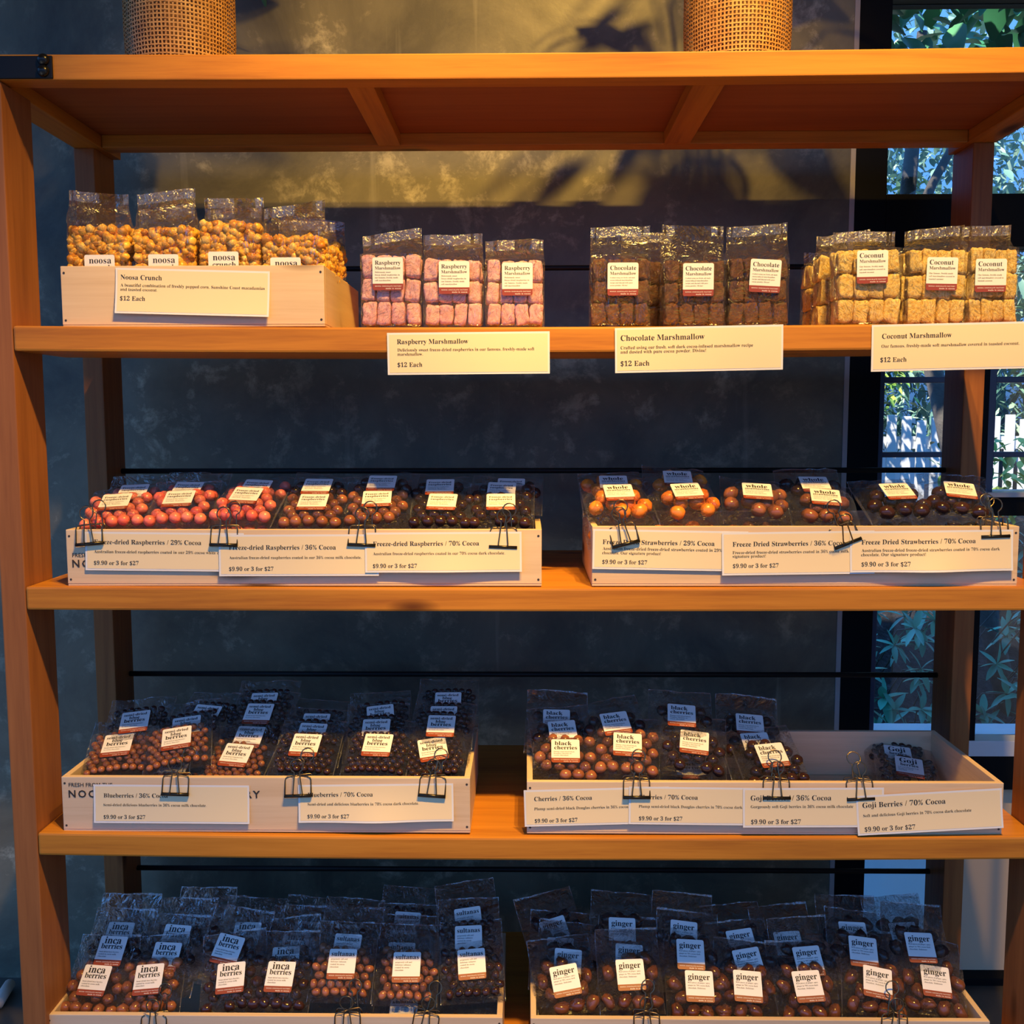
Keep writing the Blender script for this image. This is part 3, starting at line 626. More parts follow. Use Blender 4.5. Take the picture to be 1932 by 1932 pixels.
def film_mesh(T, seed):
    rnd = random.Random(seed); nu, nv = 17, 21; o = Vector((seed*5.7, seed*2.3, 0))
    def th(x, v):
        s = max(0.0, 1-abs(2*x/BW)**3.2)**0.6
        if v < 0.006: e = 0.05
        elif v < 0.028: e = 0.05+0.95*math.sin((v-0.006)/0.022*math.pi/2)
        elif v < 0.100: e = 1.0
        else: e = max(0.05, 1-((v-0.100)/0.036))**1.2 if v < 0.136 else 0.04
        return T*s*e
    bend = rnd.uniform(-0.006, 0.012); tw = rnd.uniform(-0.10, 0.10); tear = rnd.uniform(-0.004, 0.004)
    front = []; back = []
    for j in range(nv):
        v = BL*j/(nv-2) if j < nv-2 else (BL-0.0022 if j == nv-2 else BL)
        if j == nv-3: v = BL*(nv-3.4)/(nv-2)
        for i in range(nu):
            x = -BW/2+0.0011 if i == 1 else BW/2-0.0011 if i == nu-2 else BW*(i/(nu-1)-0.5); t = th(x, v); top = max(0, (v-0.10)/0.05)
            zb = bend*top*top+tw*x*top + 0.004*noise.noise(Vector((x*25, v*25, 3))+o)*(top+0.15) + 0.005*abs(noise.noise(Vector((x*38+v*20, v*22, 13))+o))*(top+0.1)
            cr = 0.0016*noise.noise(Vector((x*70, v*60, 0))+o)+0.0010*noise.noise(Vector((x*160, v*150, 5))+o)
            edge = 1-0.012*max(0, (v-0.09)/0.06)*rnd.random()
            vv = v + (0.002*noise.noise(Vector((x*60, 0, 9))+o) + tear*(2*x/BW) if j == nv-1 else 0)
            lab = 1.0 if abs(x) > 0.034 or abs(v-LV) > 0.036 else 0.25
            front.append((x*edge, vv, zb+t+cr*lab+0.0008)); back.append((x*edge, vv, zb+0.0002+cr*0.2))
    mb = MB(); mb.grid(front, nu, nv, 0, True); mb.grid(back, nu, nv, 0, True, True)
    for q in range((nu-1)*(nv-1)):
        if q % (nu-1) in (0, nu-2) or q//(nu-1) == nv-2: mb.m[q] = 1
    return mb.mesh('film', [FILM, SEAM])
_films = {}
def film(T, k):
    q = (round(T, 4), k)
    if q not in _films: _films[q] = film_mesh(T, k+1+int(T*4000))
    return _films[q]
def scatter(kind, zone, rnd):
    (a, b, c), lump, cap, T, nm = KIND[kind]; r = (a+b)/2*mm; rz = c*mm
    pts = []; lim = BW/2-0.0025-r
    v0, v1 = {'full': (0.008+r, 0.118-r), 'back': (0.070, 0.120-r), 'low': (0.008+r, 0.055)}[zone]
    sp = 2.03*r; rh = sp*0.87
    for layer in (0, 1):
        n = int((v1-v0)/rh)+1; got = []
        nx = int(2*lim/sp)+1; x00 = -(nx-1)*sp/2
        for j in range(n):
            for i in range(nx+1):
                x = x00+sp*(i-0.5*((j+layer) % 2))+rnd.uniform(-.15, .15)*r; v = v0+rh*(j+0.45*layer)+rnd.uniform(-.16, .16)*r
                if abs(x) > lim+0.001 or v > v1+0.002 or rnd.random() < 0.06: continue
                if abs(x) < LW/2-r*0.9 and abs(v-LV) < LH/2-r*0.9: continue
                if zone == 'full' and v > 0.088 and rnd.random() < (v-0.088)*14: continue
                dz = max(0.0, 1-(abs(2*x/BW))**3.2)**0.6
                z = (T*dz-rz-0.0008) if layer == 0 else rz+0.0008
                got.append((x, v, max(z, rz+0.0006)))
        if layer == 1:
            got = [g for g in got if all((g[0]-p[0])**2+(g[1]-p[1])**2+(g[2]-p[2])**2 > (1.55*r)**2 for p in pts)]
        pts += got
    return pts[:92]
_count = 0
def flat_bag(label, kind, col, px, py, Y, tilt, rot=0.0, zone='full', yaw=0.0, roll=0.0, name=None, lowlabel=False):
    global _count; _count += 1
    rnd = random.Random(_count*13+5); T = KIND[kind][3]; t = R(tilt)
    X = Vector((1, 0, 0)); V = Vector((0, math.cos(t), math.sin(t))); Nn = X.cross(V)
    B = Matrix((X, V, Nn)).transposed().to_4x4() @ Matrix.Rotation(R(yaw), 4, 'Y') @ Matrix.Rotation(R(-rot), 4, 'Z')
    B = Matrix.Rotation(0, 4, 'X') @ B
    P = at(px, py, Y); O = P - (B.to_3x3() @ Vector((0, LV, T+0.001)))
    e = empty(name or 'confectionery_bag', O, label, 'sweets bag', 'clear bags of ' + kind_plural[kind]); e.matrix_world = Matrix.Translation(O) @ B
    link('film', film(T, rnd.randrange(4)), e)
    if zone != 'low' or lowlabel: link('label', LABELS[kind], e, Matrix.Translation((0, LV, T+0.0016)) @ Matrix.Rotation(R(rnd.uniform(-2, 2)), 4, 'Z'))
    ms = candies(kind, col); nm = KIND[kind][4]
    for (x, v, z) in scatter(kind, zone, rnd):
        eu = Euler((rnd.uniform(-.5, .5), rnd.uniform(-.5, .5), rnd.uniform(0, 6.28)))
        link(nm, rnd.choice(ms), e, Matrix.Translation((x, v, z)) @ eu.to_matrix().to_4x4())
    return e
kind_plural = {'raspberry': 'freeze-dried raspberries', 'strawberry': 'whole strawberries', 'blueberry': 'semi-dried blueberries', 'cherry': 'black cherries', 'goji': 'goji berries', 'inca': 'inca berries', 'sultana': 'sultanas', 'ginger': 'ginger pieces'}
colour = {'red': 'red', 'orange': 'orange', 'milk': 'milk chocolate', 'dark': 'dark chocolate', 'ging': 'glossy chocolate'}
ORD = ['first', 'second', 'third', 'fourth', 'fifth', 'sixth', 'seventh']
def stacks(kind, cols, tilt, Y0, dY, lowY=None, low_dy=None):
    """cols: list of stacks; a stack is [(px, py, rot, colour), next one behind, ...]; then optional lower bag"""
    for ci, st in enumerate(cols):
        for ri, b in enumerate(st):
            px, py, rot, col = b[:4]
            where = 'front' if ri == 0 else ORD[ri]
            lab = f"bag of {colour[col]} {kind_plural[kind]}, {where if ri else 'foremost'} {'from front ' if ri else ''}in the {ORD[ci]} stack from the left"
            flat_bag(lab, kind, col, px, py, Y0+dY*ri, tilt+(b[4] if len(b) > 4 else 0), rot, 'full' if ri == 0 else 'back')
        if low_dy is not None:
            px, py, rot, col = st[0][:4]
            lab = f"bag of {colour[col]} {kind_plural[kind]}, half hidden lowest in the {ORD[ci]} stack from the left"
            flat_bag(lab, kind, col, px+random.uniform(-8, 8), py+low_dy, lowY, 14, rot*0.3, 'low', lowlabel=(kind, ci) in (('blueberry', 1), ('cherry', 2), ('sultana', 1)))
stacks('raspberry', [
    [(217, 947, -8, 'red'), (250, 929, -5, 'red')],
    [(337, 941, -5, 'red'), (352, 924, 0, 'red')],
    [(463, 935, 4, 'red'), (482, 920, 4, 'red')],
    [(590, 947, 0, 'milk'), (598, 918, 2, 'dark')],
    [(711, 941, -4, 'milk'), (720, 912, 2, 'dark')],
    [(834, 947, 2, 'dark'), (830, 919, -3, 'dark')],
    [(945, 947, 1, 'dark'), (946, 925, 3, 'dark'), (964, 917, 2, 'dark')]], 27, 0.098, 0.05, 0.092, 44)
stacks('strawberry', [
    [(1168, 929, -5, 'orange'), (1158, 912, -2, 'orange')],
    [(1297, 927, -6, 'orange'), (1279, 903, 2, 'orange')],
    [(1429, 927, 6, 'milk')],
    [(1558, 938, 8, 'milk'), (1538, 914, 3, 'dark')],
    [(1694, 927, -3, 'dark')],
    [(1812, 925, 12, 'dark')]], 27, 0.098, 0.055, 0.092, 50)
stacks('blueberry', [
    [(221, 1406, -9, 'milk'), (254, 1362, -9, 'dark')],
    [(333, 1393, -14, 'milk'), (351, 1372, -14, 'dark'), (386, 1350, 6, 'dark')],
    [(445, 1425, 8, 'milk'), (469, 1391, 3, 'dark'), (487, 1347, 2, 'dark'), (496, 1326, -3, 'dark')],
    [(576, 1406, 2, 'dark'), (587, 1385, 2, 'dark'), (594, 1366, 2, 'dark')],
    [(712, 1406, 3, 'dark'), (709, 1377, -4, 'dark'), (718, 1350, -8, 'dark')],
    [(817, 1414, -10, 'dark'), (832, 1370, 3, 'dark'), (836, 1352, 2, 'dark'), (845, 1325, -2, 'dark')]], 28, 0.086, 0.05, 0.088, 55)
stacks('cherry', [
    [(1067, 1417, 1, 'milk'), (1062, 1381, -6, 'dark'), (1050, 1359, 3, 'dark')],
    [(1184, 1405, 6, 'milk'), (1162, 1365, -9, 'dark')],
    [(1310, 1401, 9, 'dark'), (1286, 1350, 6, 'dark')],
    [(1457, 1425, -7, 'dark'), (1428, 1404, -5, 'dark'), (1415, 1368, 6, 'dark')]], 30, 0.086, 0.05, 0.086, 52)
stacks('goji', [[(1716, 1448, 12, 'dark'), (1695, 1426, 10, 'dark')]], 24, 0.220, 0.05)
stacks('inca', [
    [(178, 1850, 4, 'milk'), (209, 1794, 3, 'dark'), (223, 1767, 2, 'dark')],
    [(280, 1848, -5, 'milk'), (312, 1806, 3, 'dark'), (330, 1772, 2, 'dark'), (370, 1752, 4, 'dark')],
    [(435, 1845, -7, 'dark'), (429, 1792, 10, 'dark'), (464, 1767, 2, 'dark')],
    [(528, 1843, 3, 'dark'), (538, 1814, -3, 'dark'), (556, 1787, 2, 'dark'), (576, 1765, 4, 'dark')]], 42, 0.078, 0.042)
stacks('sultana', [
    [(645, 1819, 1, 'milk'), (654, 1790, 2, 'dark'), (654, 1772, 4, 'dark')],
    [(767, 1825, 1, 'milk'), (756, 1806, 2, 'dark'), (759, 1783, 2, 'dark'), (767, 1747, 3, 'dark')],
    [(890, 1819, -4, 'dark'), (884, 1774, -3, 'dark'), (884, 1739, -9, 'dark')]], 42, 0.090, 0.042, 0.075, 80)
stacks('ginger', [
    [(1067, 1850, -9, 'ging'), (1071, 1819, 5, 'dark'), (1057, 1797, 2, 'dark'), (1048, 1759, -18, 'dark')],
    [(1190, 1839, -2, 'ging'), (1187, 1810, 5, 'dark'), (1174, 1759, 3, 'dark')],
    [(1320, 1861, 2, 'ging'), (1303, 1801, 3, 'dark'), (1290, 1765, 5, 'dark')],
    [(1411, 1861, 6, 'ging'), (1413, 1818, -9, 'dark'), (1400, 1781, -7, 'dark')],
    [(1525, 1861, -4, 'ging'), (1526, 1814, -4, 'dark'), (1489, 1785, -4, 'dark')],
    [(1656, 1854, 10, 'ging'), (1629, 1796, 6, 'dark'), (1611, 1767, 3, 'dark')],
    [(1766, 1852, 9, 'ging'), (1737, 1788, 4, 'dark'), (1708, 1768, -3, 'dark')]], 44, 0.078, 0.042)

# ------------------------------------------------------------------ upright gusset bags
def upright_film(w, d, hc, h, seed, lean=0.0):
    rnd = random.Random(seed); o = Vector((seed*3.3, seed*1.7, 0)); n = 40
    zs = [0, 0.004, 0.012]+[0.012+(hc-0.012)*k/7 for k in range(1, 8)]
    hs = h-0.026
    zs += [hc+(hs-hc)*k/6 for k in range(1, 7)]+[h-0.018, h-0.009, h]
    P = []
    for j, z in enumerate(zs):
        if z <= hc: f = 1.0; wx = 1.0
        else:
            q = min(1, (z-hc)/(hs-hc)); f = max(0.03, 1-q**0.8); wx = 1.0-0.02*q
        if j == 0: wx = 0.96; f = 0.9
        dd = d*f; yc = d/2 + lean*max(0, z-hc) + (0.010*math.sin(9*z+seed) if z > hc else 0)
        for k in range(n):
            a = 2*math.pi*k/n; ca, sa = math.cos(a), math.sin(a); e = 0.28
            x = math.copysign(abs(ca)**e, ca)*w/2*wx; y = math.copysign(abs(sa)**e, sa)*dd/2
            am = 0.0012 if z <= hc else 0.0055*(f*0.7+0.3)
            if z > hc and z < hs: y += 0.007*abs(noise.noise(Vector((x*30, z*22+x*9, (15 if sa > 0 else 20)))+o))*(0.4+f)
            y += am*noise.noise(Vector((x*45, z*40, (5 if sa > 0 else 0)))+o); y += 0.0016*math.sin(x*260+seed)*(1 if z > hs else 0)
            x += 0.0015*noise.noise(Vector((y*40, z*30, 11))+o)
            zz = z + (0.0035*noise.noise(Vector((x*30, 0, 4))+o)+rndtilt(seed)*x if z > hc else 0)
            P.append((x, yc+y, zz))
    fs = []
    for j in range(len(zs)-1):
        for k in range(n): fs.append((j*n+k, j*n+(k+1) % n, (j+1)*n+(k+1) % n, (j+1)*n+k))
    mb = MB(); mb.add(P, fs, 0, True); mb.add(P[:n], [tuple(range(n-1, -1, -1))], 0)
    nr = len(zs)-1
    for q in range(nr*n):
        if q//n >= nr-2 and q % n < n//2 and noise.noise(Vector((q % n*0.5, seed*3.1, 0))) > -0.15: mb.m[q] = 1
    return mb.mesh('film', [FILM, SEAM])
def rndtilt(seed): return random.Random(seed*91).uniform(-0.14, 0.14)
def mallow_mesh(m, sx, sy, sz, seed):
    bm = bmesh.new(); bmesh.ops.create_cube(bm, size=2.0); bmesh.ops.subdivide_edges(bm, edges=bm.edges[:], cuts=6, use_grid_fill=True)
    mb = MB(); vs = []
    for v in bm.verts:
        p = v.co; q = (abs(p.x)**11+abs(p.y)**11+abs(p.z)**11)**(1/11); p = p/q
        k = 1+0.17*noise.noise(p*1.3+Vector((seed*4.1, 0, 0)))+0.05*noise.noise(p*4.5+Vector((0, seed*2.7, 0)))
        vs.append((p.x*sx*k, p.y*sy*k, p.z*sz*k))
    bm.verts.index_update(); mb.add(vs, [tuple(v.index for v in f.verts) for f in bm.faces], 0, True); bm.free()
    return mb.mesh('marshmallow', [m])
MALL = {k: [mallow_mesh(m, 0.0136, 0.019, 0.0235, s+i*5) for s in range(5)] for i, (k, m) in enumerate((('raspmallow', M_PINK), ('chocmallow', M_CHOC), ('cocomallow', M_COCO)))}
def upright(name, label, group, kind, xl, xr, topy, contenty, lab, Y, yaw=0.0, d=0.062, base=None, seed=1, lrot=0.0, side=False):
    z0 = (SH[0][0]+0.0015) if base is None else base
    zm = (topy+620)/2
    x0, x1 = at(xl, zm, Y).x, at(xr, zm, Y).x; w = x1-x0; h = at((xl+xr)/2, topy, Y+d/2).z-z0; hc = at((xl+xr)/2, contenty, Y).z-z0
    e = empty(name, ((x0+x1)/2, Y, z0), label, 'sweets bag', group); e.rotation_euler = (0, 0, R(yaw))
    link('film', upright_film(w-0.001, d, hc, h, seed), e)
    rnd = random.Random(seed*17)
    if kind == 'crunch':
        mb = MB(); box_w, box_d = w-0.012, d-0.008
        for k in range(230):
            f = rnd.random()
            z = rnd.uniform(0.006, hc-0.004)
            if f < 0.62: p = Vector((rnd.uniform(-box_w/2, box_w/2), 0.010+rnd.uniform(0, 0.006), rnd.uniform(min(0.09, hc-0.05), hc-0.004)))
            elif f < 0.84: p = Vector((rnd.choice((-1, 1))*(box_w/2-0.002), rnd.uniform(0.008, box_d), rnd.uniform(min(0.09, hc-0.05), hc-0.004)))
            else: p = Vector((rnd.uniform(-box_w/2, box_w/2), rnd.uniform(0.008, box_d), hc-rnd.uniform(0.004, 0.012)))
            r = rnd.uniform(0.0055, 0.0098); sd = rnd.uniform(0, 90)
            vs, fs = ico(2, lambda q: p+q*r*(1+0.42*noise.noise(q*1.9+Vector((sd, 0, 0)))))
            mb.add(vs, fs, 0, True)
        mb.box(-box_w/2+0.005, box_w/2-0.005, 0.016, box_d-0.004, 0.003, hc-0.012)
        o = mb.build('popcorn', POP, e); o['kind'] = 'stuff'
    else:
        ms = MALL[kind]; nc, nr = 4, 3; cw = (w-0.008)/nc; ch = (hc-0.004)/nr
        for layer in (0, 1):
            for r_ in range(nr):
                off = rnd.uniform(-0.003, 0.003)
                for c in range(nc):
                    if layer and not (c in (0, nc-1) or r_ == nr-1): continue
                    x = -w/2+0.004+cw*(c+0.5)+off*0.5; z = 0.003+ch*(r_+0.5)+rnd.uniform(-0.001, 0.001)
                    s = Matrix.Diagonal((cw/2/0.0139*rnd.uniform(.86, 1.03), (d-0.006)/4/0.0198*rnd.uniform(.9, 1), ch/2/0.0243*rnd.uniform(.9, 1.03), 1))
                    ro = Euler((rnd.uniform(-.05, .05), rnd.uniform(-.13, .13), rnd.uniform(-.12, .12))).to_matrix().to_4x4()
                    if rnd.random() < 0.5: ro = ro @ Matrix.Rotation(math.pi, 4, 'Y')
                    y = 0.0035+(d-0.006)/4*(1 if layer == 0 else 3)
                    link('marshmallow', rnd.choice(ms), e, Matrix.Translation((x, y, z)) @ ro @ s)
    if lab:
        p = at(lab[0], lab[1], Y)
        link('label', LABELS[kind], e, Matrix.Translation((p.x-(x0+x1)/2, -0.0032, p.z-z0)) @ Matrix.Rotation(R(90), 4, 'X') @ Matrix.Rotation(R(-lrot), 4, 'Z'))
    return e
G1 = 'bags of caramel popcorn in the pine box'
CB = SH[0][0]+0.006
for (t, xl, xr, ty, cy, lab, Y, sd) in (
    ('clear popcorn bag at the post end of the smooth pine box', 123, 240, 366, 424, (190, 512), 0.034, 3),
    ('clear popcorn bag second from the post, clear top standing straight', 250, 364, 363, 427, (310, 511), 0.036, 8),
    ('tallest-filled clear popcorn bag with the whole noosa word showing', 374, 490, 372, 415, (423, 506), 0.034, 12),
    ('clear popcorn bag nearest the pink marshmallows, filled lowest', 492, 612, 388, 442, (540, 517), 0.034, 15)):
    upright('popcorn_bag', t, G1, 'crunch', xl, xr, ty, cy, lab, Y, 0, 0.062, CB, sd)
for (t, xl, xr, ty, cy, Y, sd) in (
    ('popcorn bag standing behind the last popcorn bag in the pine box', 520, 632, 418, 462, 0.115, 21),
    ('rear popcorn bag showing past the end of the pine box', 545, 646, 412, 458, 0.20, 24),
    ('popcorn bag behind the second popcorn bag in the pine box', 255, 365, 392, 432, 0.115, 27),
    ('popcorn bag behind the third popcorn bag in the pine box', 385, 492, 395, 432, 0.115, 29)):
    upright('popcorn_bag', t, G1, 'crunch', xl, xr, ty, cy, None, Y, 0, 0.062, CB, sd)
G2 = 'bags of raspberry marshmallow'
for (t, xl, xr, ty, cy, lab, Y, sd, lr) in (
    ('pink raspberry marshmallow bag next to the popcorn box', 677, 794, 436, 478, (732, 517), 0.026, 31, 0),
    ('pink raspberry marshmallow bag in the middle of three', 796, 912, 444, 486, (857, 524), 0.028, 34, 0),
    ('pink raspberry marshmallow bag nearest the brown bags', 913, 1028, 452, 488, (976, 527), 0.028, 39, 0)):
    upright('marshmallow_bag', t, G2, 'raspmallow', xl, xr, ty, cy, lab, Y, 0, 0.064, None, sd, lr)
G3 = 'bags of chocolate marshmallow'
for (t, xl, xr, ty, cy, lab, Y, sd, lr) in (
    ('brown chocolate marshmallow bag nearest the pink bags', 1114, 1230, 430, 486, (1175, 527), 0.026, 41, 0),
    ('brown chocolate marshmallow bag in the middle of the front three', 1252, 1374, 424, 490, (1317, 528), 0.028, 44, 0),
    ('brown chocolate marshmallow bag with glinting crimped top near the window', 1374, 1493, 425, 484, (1443, 521), 0.026, 46, 3)):
    upright('marshmallow_bag', t, G3, 'chocmallow', xl, xr, ty, cy, lab, Y, 0, 0.064, None, sd, lr)
upright('marshmallow_bag', 'brown chocolate marshmallow bag standing behind in the gap', G3, 'chocmallow', 1172, 1272, 440, 492, None, 0.12, 0, 0.064, None, 48)
G4 = 'bags of coconut marshmallow'
for (t, xl, xr, ty, cy, lab, Y, sd, lr) in (
    ('golden coconut marshmallow bag nearest the brown bags', 1580, 1704, 436, 467, (1645, 504), 0.026, 51, -1),
    ('golden coconut marshmallow bag in the middle of the front three', 1712, 1828, 432, 467, (1776, 517), 0.030, 54, 1),
    ('golden coconut marshmallow bag with tall crimped top by the shelf end', 1830, 1926, 424, 466, (1868, 520), 0.026, 57, 0)):
    upright('marshmallow_bag', t, G4, 'cocomallow', xl, xr, ty, cy, lab, Y, 0, 0.064, None, sd, lr)
upright('marshmallow_bag', 'shaded coconut marshmallow bag behind the first golden bag', G4, 'cocomallow', 1545, 1650, 440, 480, None, 0.110, 0, 0.064, None, 61)
upright('marshmallow_bag', 'shaded coconut marshmallow bag furthest back in its row', G4, 'cocomallow', 1524, 1620, 475, 496, None, 0.21, 0, 0.064, None, 64)

# ------------------------------------------------------------------ baskets with plants
def basket(label, px, pyb, wpx, Y, seed):
    p = at(px, pyb, Y); r0 = wpx/2*((Y+1.7549)/1855.2); z0 = ZT+0.0005; H = 0.27
    e = empty('plant_basket', (p.x, Y, z0), label, 'basket', 'woven cane baskets on the top shelf')
    mb = MB(); nvs = 88; rows = int(H/0.0073)
    rad = lambda z: r0*(0.955+0.045*min(1, z/0.10))
    for k in range(nvs):
        a = 2*math.pi*k/nvs; da = 0.0016/r0; P = []
        for j in range(rows*2+1):
            z = H*j/(rows*2); q = 0.0008*math.cos(math.pi*j+math.pi*k)
            for s in (-1, 1): P.append(((rad(z)+q)*math.cos(a+s*da), (rad(z)+q)*math.sin(a+s*da), z))
        mb.grid(P, 2, rows*2+1, 0, True)
    for j in range(rows+1):
        z = min(H, H*j/rows+0.0018); P = []; n = nvs*2
        for s in (-1, 1):
            for k in range(n+1):
                a = 2*math.pi*k/n; q = -0.0008*math.cos(math.pi*k+math.pi*j); P.append(((rad(z)+q)*math.cos(a), (rad(z)+q)*math.sin(a), z+s*0.0014))
        mb.grid(P, n+1, 2, 0, True)
    mb.build('woven_body', RATTAN, e)
    mb = MB(); mb.tube([((r0+0.001)*math.cos(2*math.pi*k/48), (r0+0.001)*math.sin(2*math.pi*k/48), H) for k in range(48)], 0.005, 8, 0, False, True); mb.build('rim', RATTAN, e)
    mb = MB(); mb.tube([((r0*0.955)*math.cos(2*math.pi*k/48), (r0*0.955)*math.sin(2*math.pi*k/48), 0.003) for k in range(48)], 0.003, 8, 0, False, True); mb.build('base_rim', RATTAN, e)
    mb = MB(); mb.tube([(0, 0, 0.002), (0, 0, 0.24)], [r0*0.80, r0*0.86], 32); mb.build('plant_pot', pmat('brown_liner', (0.24, 0.115, 0.04), 0.8), e)
    rnd = random.Random(seed); ml = MB(); ms = MB()
    for k in range(26):
        a = rnd.uniform(0, 6.28); h = rnd.uniform(0.40, 0.68); rr = rnd.uniform(0.05, 0.26)
        b = Vector((0.02*math.cos(a), 0.02*math.sin(a), 0.24)); t = Vector((rr*math.cos(a), rr*math.sin(a)*0.8, h))
        ms.tube([b, (b+t)/2+Vector((0, 0, 0.05)), t], 0.003, 6)
        leaf(ml, t, Vector((math.cos(a), math.sin(a), rnd.uniform(-0.3, 0.3))), rnd.uniform(0.13, 0.2), rnd.uniform(0.05, 0.085), rnd)
    ms.build('stem', LEAF, e); ml.build('foliage', LEAF, e)
def leaf(mb, base, d, L, W, rnd, curl=0.25, nseg=5, mi=0):
    d = Vector(d).normalized(); up = Vector((rnd.uniform(-.4, .4), rnd.uniform(-.4, .4), 1)); s = d.cross(up)
    s = s.normalized() if s.length > 1e-4 else Vector((1, 0, 0)); nrm = s.cross(d)
    P = []
    for j in range(nseg+1):
        t = j/nseg; wd = W/2*math.sin(math.pi*min(1, (t*0.94+0.03)))**0.75*(1.15-0.5*t); c = Vector(base)+d*(L*t)-nrm*(curl*L*t*t)
        P += [c-s*wd+nrm*wd*0.25, c, c+s*wd+nrm*wd*0.25]
    mb.grid(P, 3, nseg+1, mi, True)
basket('woven cane basket above the popcorn box, lit golden', 342, 104, 194, 0.20, 4)
basket('woven cane basket on the top shelf nearer the window', 1390, 93, 190, 0.20, 9)

# ------------------------------------------------------------------ small things at the floor
c0 = atz(3, 1896, 0.0)
mb = MB(); q = atz(22, 1868, 0.0)
mb.tube([(c0.x-0.25, c0.y-0.30, 0.016), (c0.x, c0.y-0.01, 0.016), (q.x-0.004, q.y, 0.016)], [0.019, 0.018, 0.014], 12)
tag(mb.build('timber_stick', pmat('pale_raw_timber', (0.95, 0.86, 0.78), 0.6)), 'pale wooden stick lying on the dark floor beside the front post', 'stick')

# ------------------------------------------------------------------ outside the window
struct(bbox('ground', -2, 14, YW+0.16, 24, -0.35, -0.25, SOIL, None, 0.0))
mb = MB(); rnd = random.Random(2); nu, nv = 40, 24; P = []
for j in range(nv):
    for i in range(nu):
        x = 0.3+4.2*i/(nu-1); y = 1.85+1.6*j/(nv-1); P.append((x, y, -0.3+1.32*(j/(nv-1))**0.9+0.10*noise.noise(Vector((x*3, y*3, 0)))))
mb.grid(P, nu, nv, 0, True); struct(mb.build('terrain_bank', SOIL))
mb = MB(); mb.box(xj0-0.5, xm0+0.4, 0, 0.30, -0.04, 0.0); ap = mb.build('terrain_sky_reflector', WHITE, None, Matrix.Translation((0, YW+0.17, -0.05)) @ Matrix.Rotation(R(42), 4, 'X')); struct(ap)  # invented white slab, tilted to catch skylight and show blue in the lower pane
def whorl(mb, c, axis, L, rnd, n=8):
    axis = Vector(axis).normalized(); u = axis.orthogonal().normalized(); v = axis.cross(u); a0 = rnd.uniform(0, 6.28)
    for k in range(n):
        a = a0+2*math.pi*k/n+rnd.uniform(-.2, .2); d = (u*math.cos(a)+v*math.sin(a))*1.0+axis*rnd.uniform(0.0, 0.6)
        leaf(mb, c, d, L*rnd.uniform(.75, 1.1), L*rnd.uniform(.30, .38), rnd, 0.12)
def shrub(label, x0, x1, y0, y1, z0, z1, n, L, seed, m=LEAF2):
    rnd = random.Random(seed); e = empty('garden_shrub', ((x0+x1)/2, (y0+y1)/2, 0), label, 'shrub', 'glossy shrubs outside the window')
    off = Matrix.Translation(-e.location); ml = MB(); ms = MB()
    for k in range(n):
        c = Vector((rnd.uniform(x0, x1), rnd.uniform(y0, y1), rnd.uniform(z0, z1)))
        whorl(ml, c-e.location, (rnd.uniform(-.6, .6), -0.9, rnd.uniform(0.0, 0.9)), L*rnd.uniform(.8, 1.2), rnd, rnd.choice((6, 7, 8)))
        b = c-e.location+Vector((rnd.uniform(-.08, .08), 0.22, -0.16)); ms.tube([b, ((c-e.location)+b)/2+Vector((0, 0, 0.05)), c-e.location], 0.003, 5)
    ms.build('stem', BARK, e); ml.build('foliage', m, e)
shrub('glossy whorled shrub outside the window pane beside the wall', 1.02, 1.44, 1.42, 1.75, 0.16, 0.88, 54, 0.080, 3)
shrub('glossy whorled shrub outside the window pane beyond the rear post', 1.62, 2.5, 1.42, 1.78, 0.16, 1.12, 120, 0.080, 5)
def tree(label, name, base, crown, n, L, Wd, seed, m, trunk=0.03, branches=()):
    rnd = random.Random(seed); e = empty(name, base, label, 'tree'); ml = MB(); ms = MB(); B = Vector(base)
    if trunk:
        ms.tube([Vector((0, 0, 0)), Vector(((crown[0]+crown[1])/2, (crown[2]+crown[3])/2, (crown[4]+crown[5])/2))-B], [trunk, trunk*0.6], 10)
    for (pts, r) in branches: ms.tube([Vector(p)-B for p in pts], r, 10)
    if ms.v: ms.build('trunk', BARK, e)
    for k in range(n):
        c = Vector((rnd.uniform(crown[0], crown[1]), rnd.uniform(crown[2], crown[3]), rnd.uniform(crown[4], crown[5])))-B
        leaf(ml, c, (rnd.uniform(-1, 1), rnd.uniform(-1, .6), rnd.uniform(-1, .35)), L*rnd.uniform(.6, 1.2), Wd*rnd.uniform(.7, 1.2), rnd, 0.2, 3 if L < 0.1 else 5)
    ml.build('foliage', m, e); return e
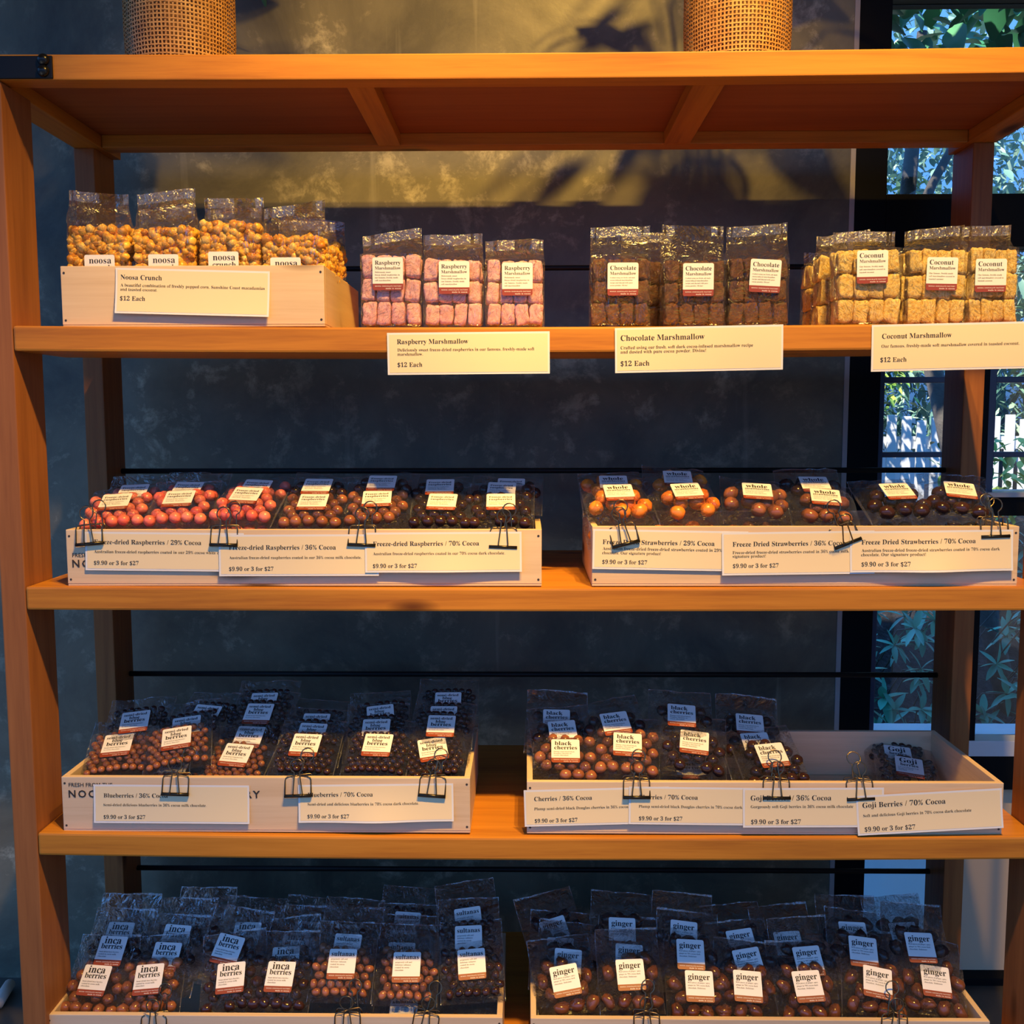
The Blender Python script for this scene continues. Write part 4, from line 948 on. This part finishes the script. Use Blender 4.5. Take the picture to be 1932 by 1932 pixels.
p = lambda px, py, Y: tuple(at(px, py, Y))
tree('broad-leaved tree with big dark leaves at the top of the window', 'broadleaf_tree', (2.2, 2.4, -0.25), (0.95, 3.2, 1.35, 2.3, 2.66, 3.3), 1000, 0.135, 0.08, 11, LEAF, 0.0,
     [([p(1712, 480, 2.4), p(1712, 372, 2.4), p(1722, 270, 2.4), p(1740, 60, 2.4)], [0.034, 0.031, 0.028, 0.02]), ([p(1736, 400, 2.4), p(1760, 345, 2.4), p(1800, 272, 2.4), p(1900, 120, 2.4)], [0.022, 0.019, 0.017, 0.012]),
      ([(2.2, 2.4, -0.25), p(1712, 480, 2.4)], [0.05, 0.034])])
tree('distant small-leaved tree filling the upper window', 'feathery_tree', (4.5, 7.0, -0.25), (1.4, 6.0, 5.5, 8.0, 1.9, 4.6), 11000, 0.11, 0.06, 13, LEAF4, 0.10)
tree('sunlit yellow-green tree drooping over the picket fence', 'drooping_tree', (1.3, 4.6, -0.25), (1.7, 2.35, 4.0, 4.4, 1.50, 2.3), 420, 0.075, 0.035, 17, LEAF3, 0.03)
tree('grey-green tree drooping behind the picket fence', 'weeping_tree', (4.2, 5.6, -0.25), (1.9, 5.0, 4.7, 5.6, 1.28, 2.6), 5200, 0.15, 0.04, 19, LEAF4, 0.05)
tree('low sunny bush outside beyond the far pane', 'garden_bush', (2.5, 3.0, 0.8), (2.0, 3.1, 2.5, 3.2, 1.0, 1.36), 500, 0.07, 0.035, 23, LEAF3, 0.0)
fe = empty('picket_fence', (2.8, 4.6, 0.3), 'white timber picket fence out in the sun beyond the window', 'fence')
for k in range(44):
    x = 1.6+0.094*k; q = bbox('picket', x-2.8-0.030, x-2.8+0.030, -0.01, 0.01, 0.0, 1.15+0.02*math.sin(k*1.7)-0.0, WHITE, fe, 0.004)
bbox('fence_rail', -1.3, 2.6, 0.012, 0.05, 0.45, 0.53, WHITE, fe, 0.0); bbox('fence_rail', -1.3, 2.6, 0.012, 0.05, 0.95, 1.03, WHITE, fe, 0.0)
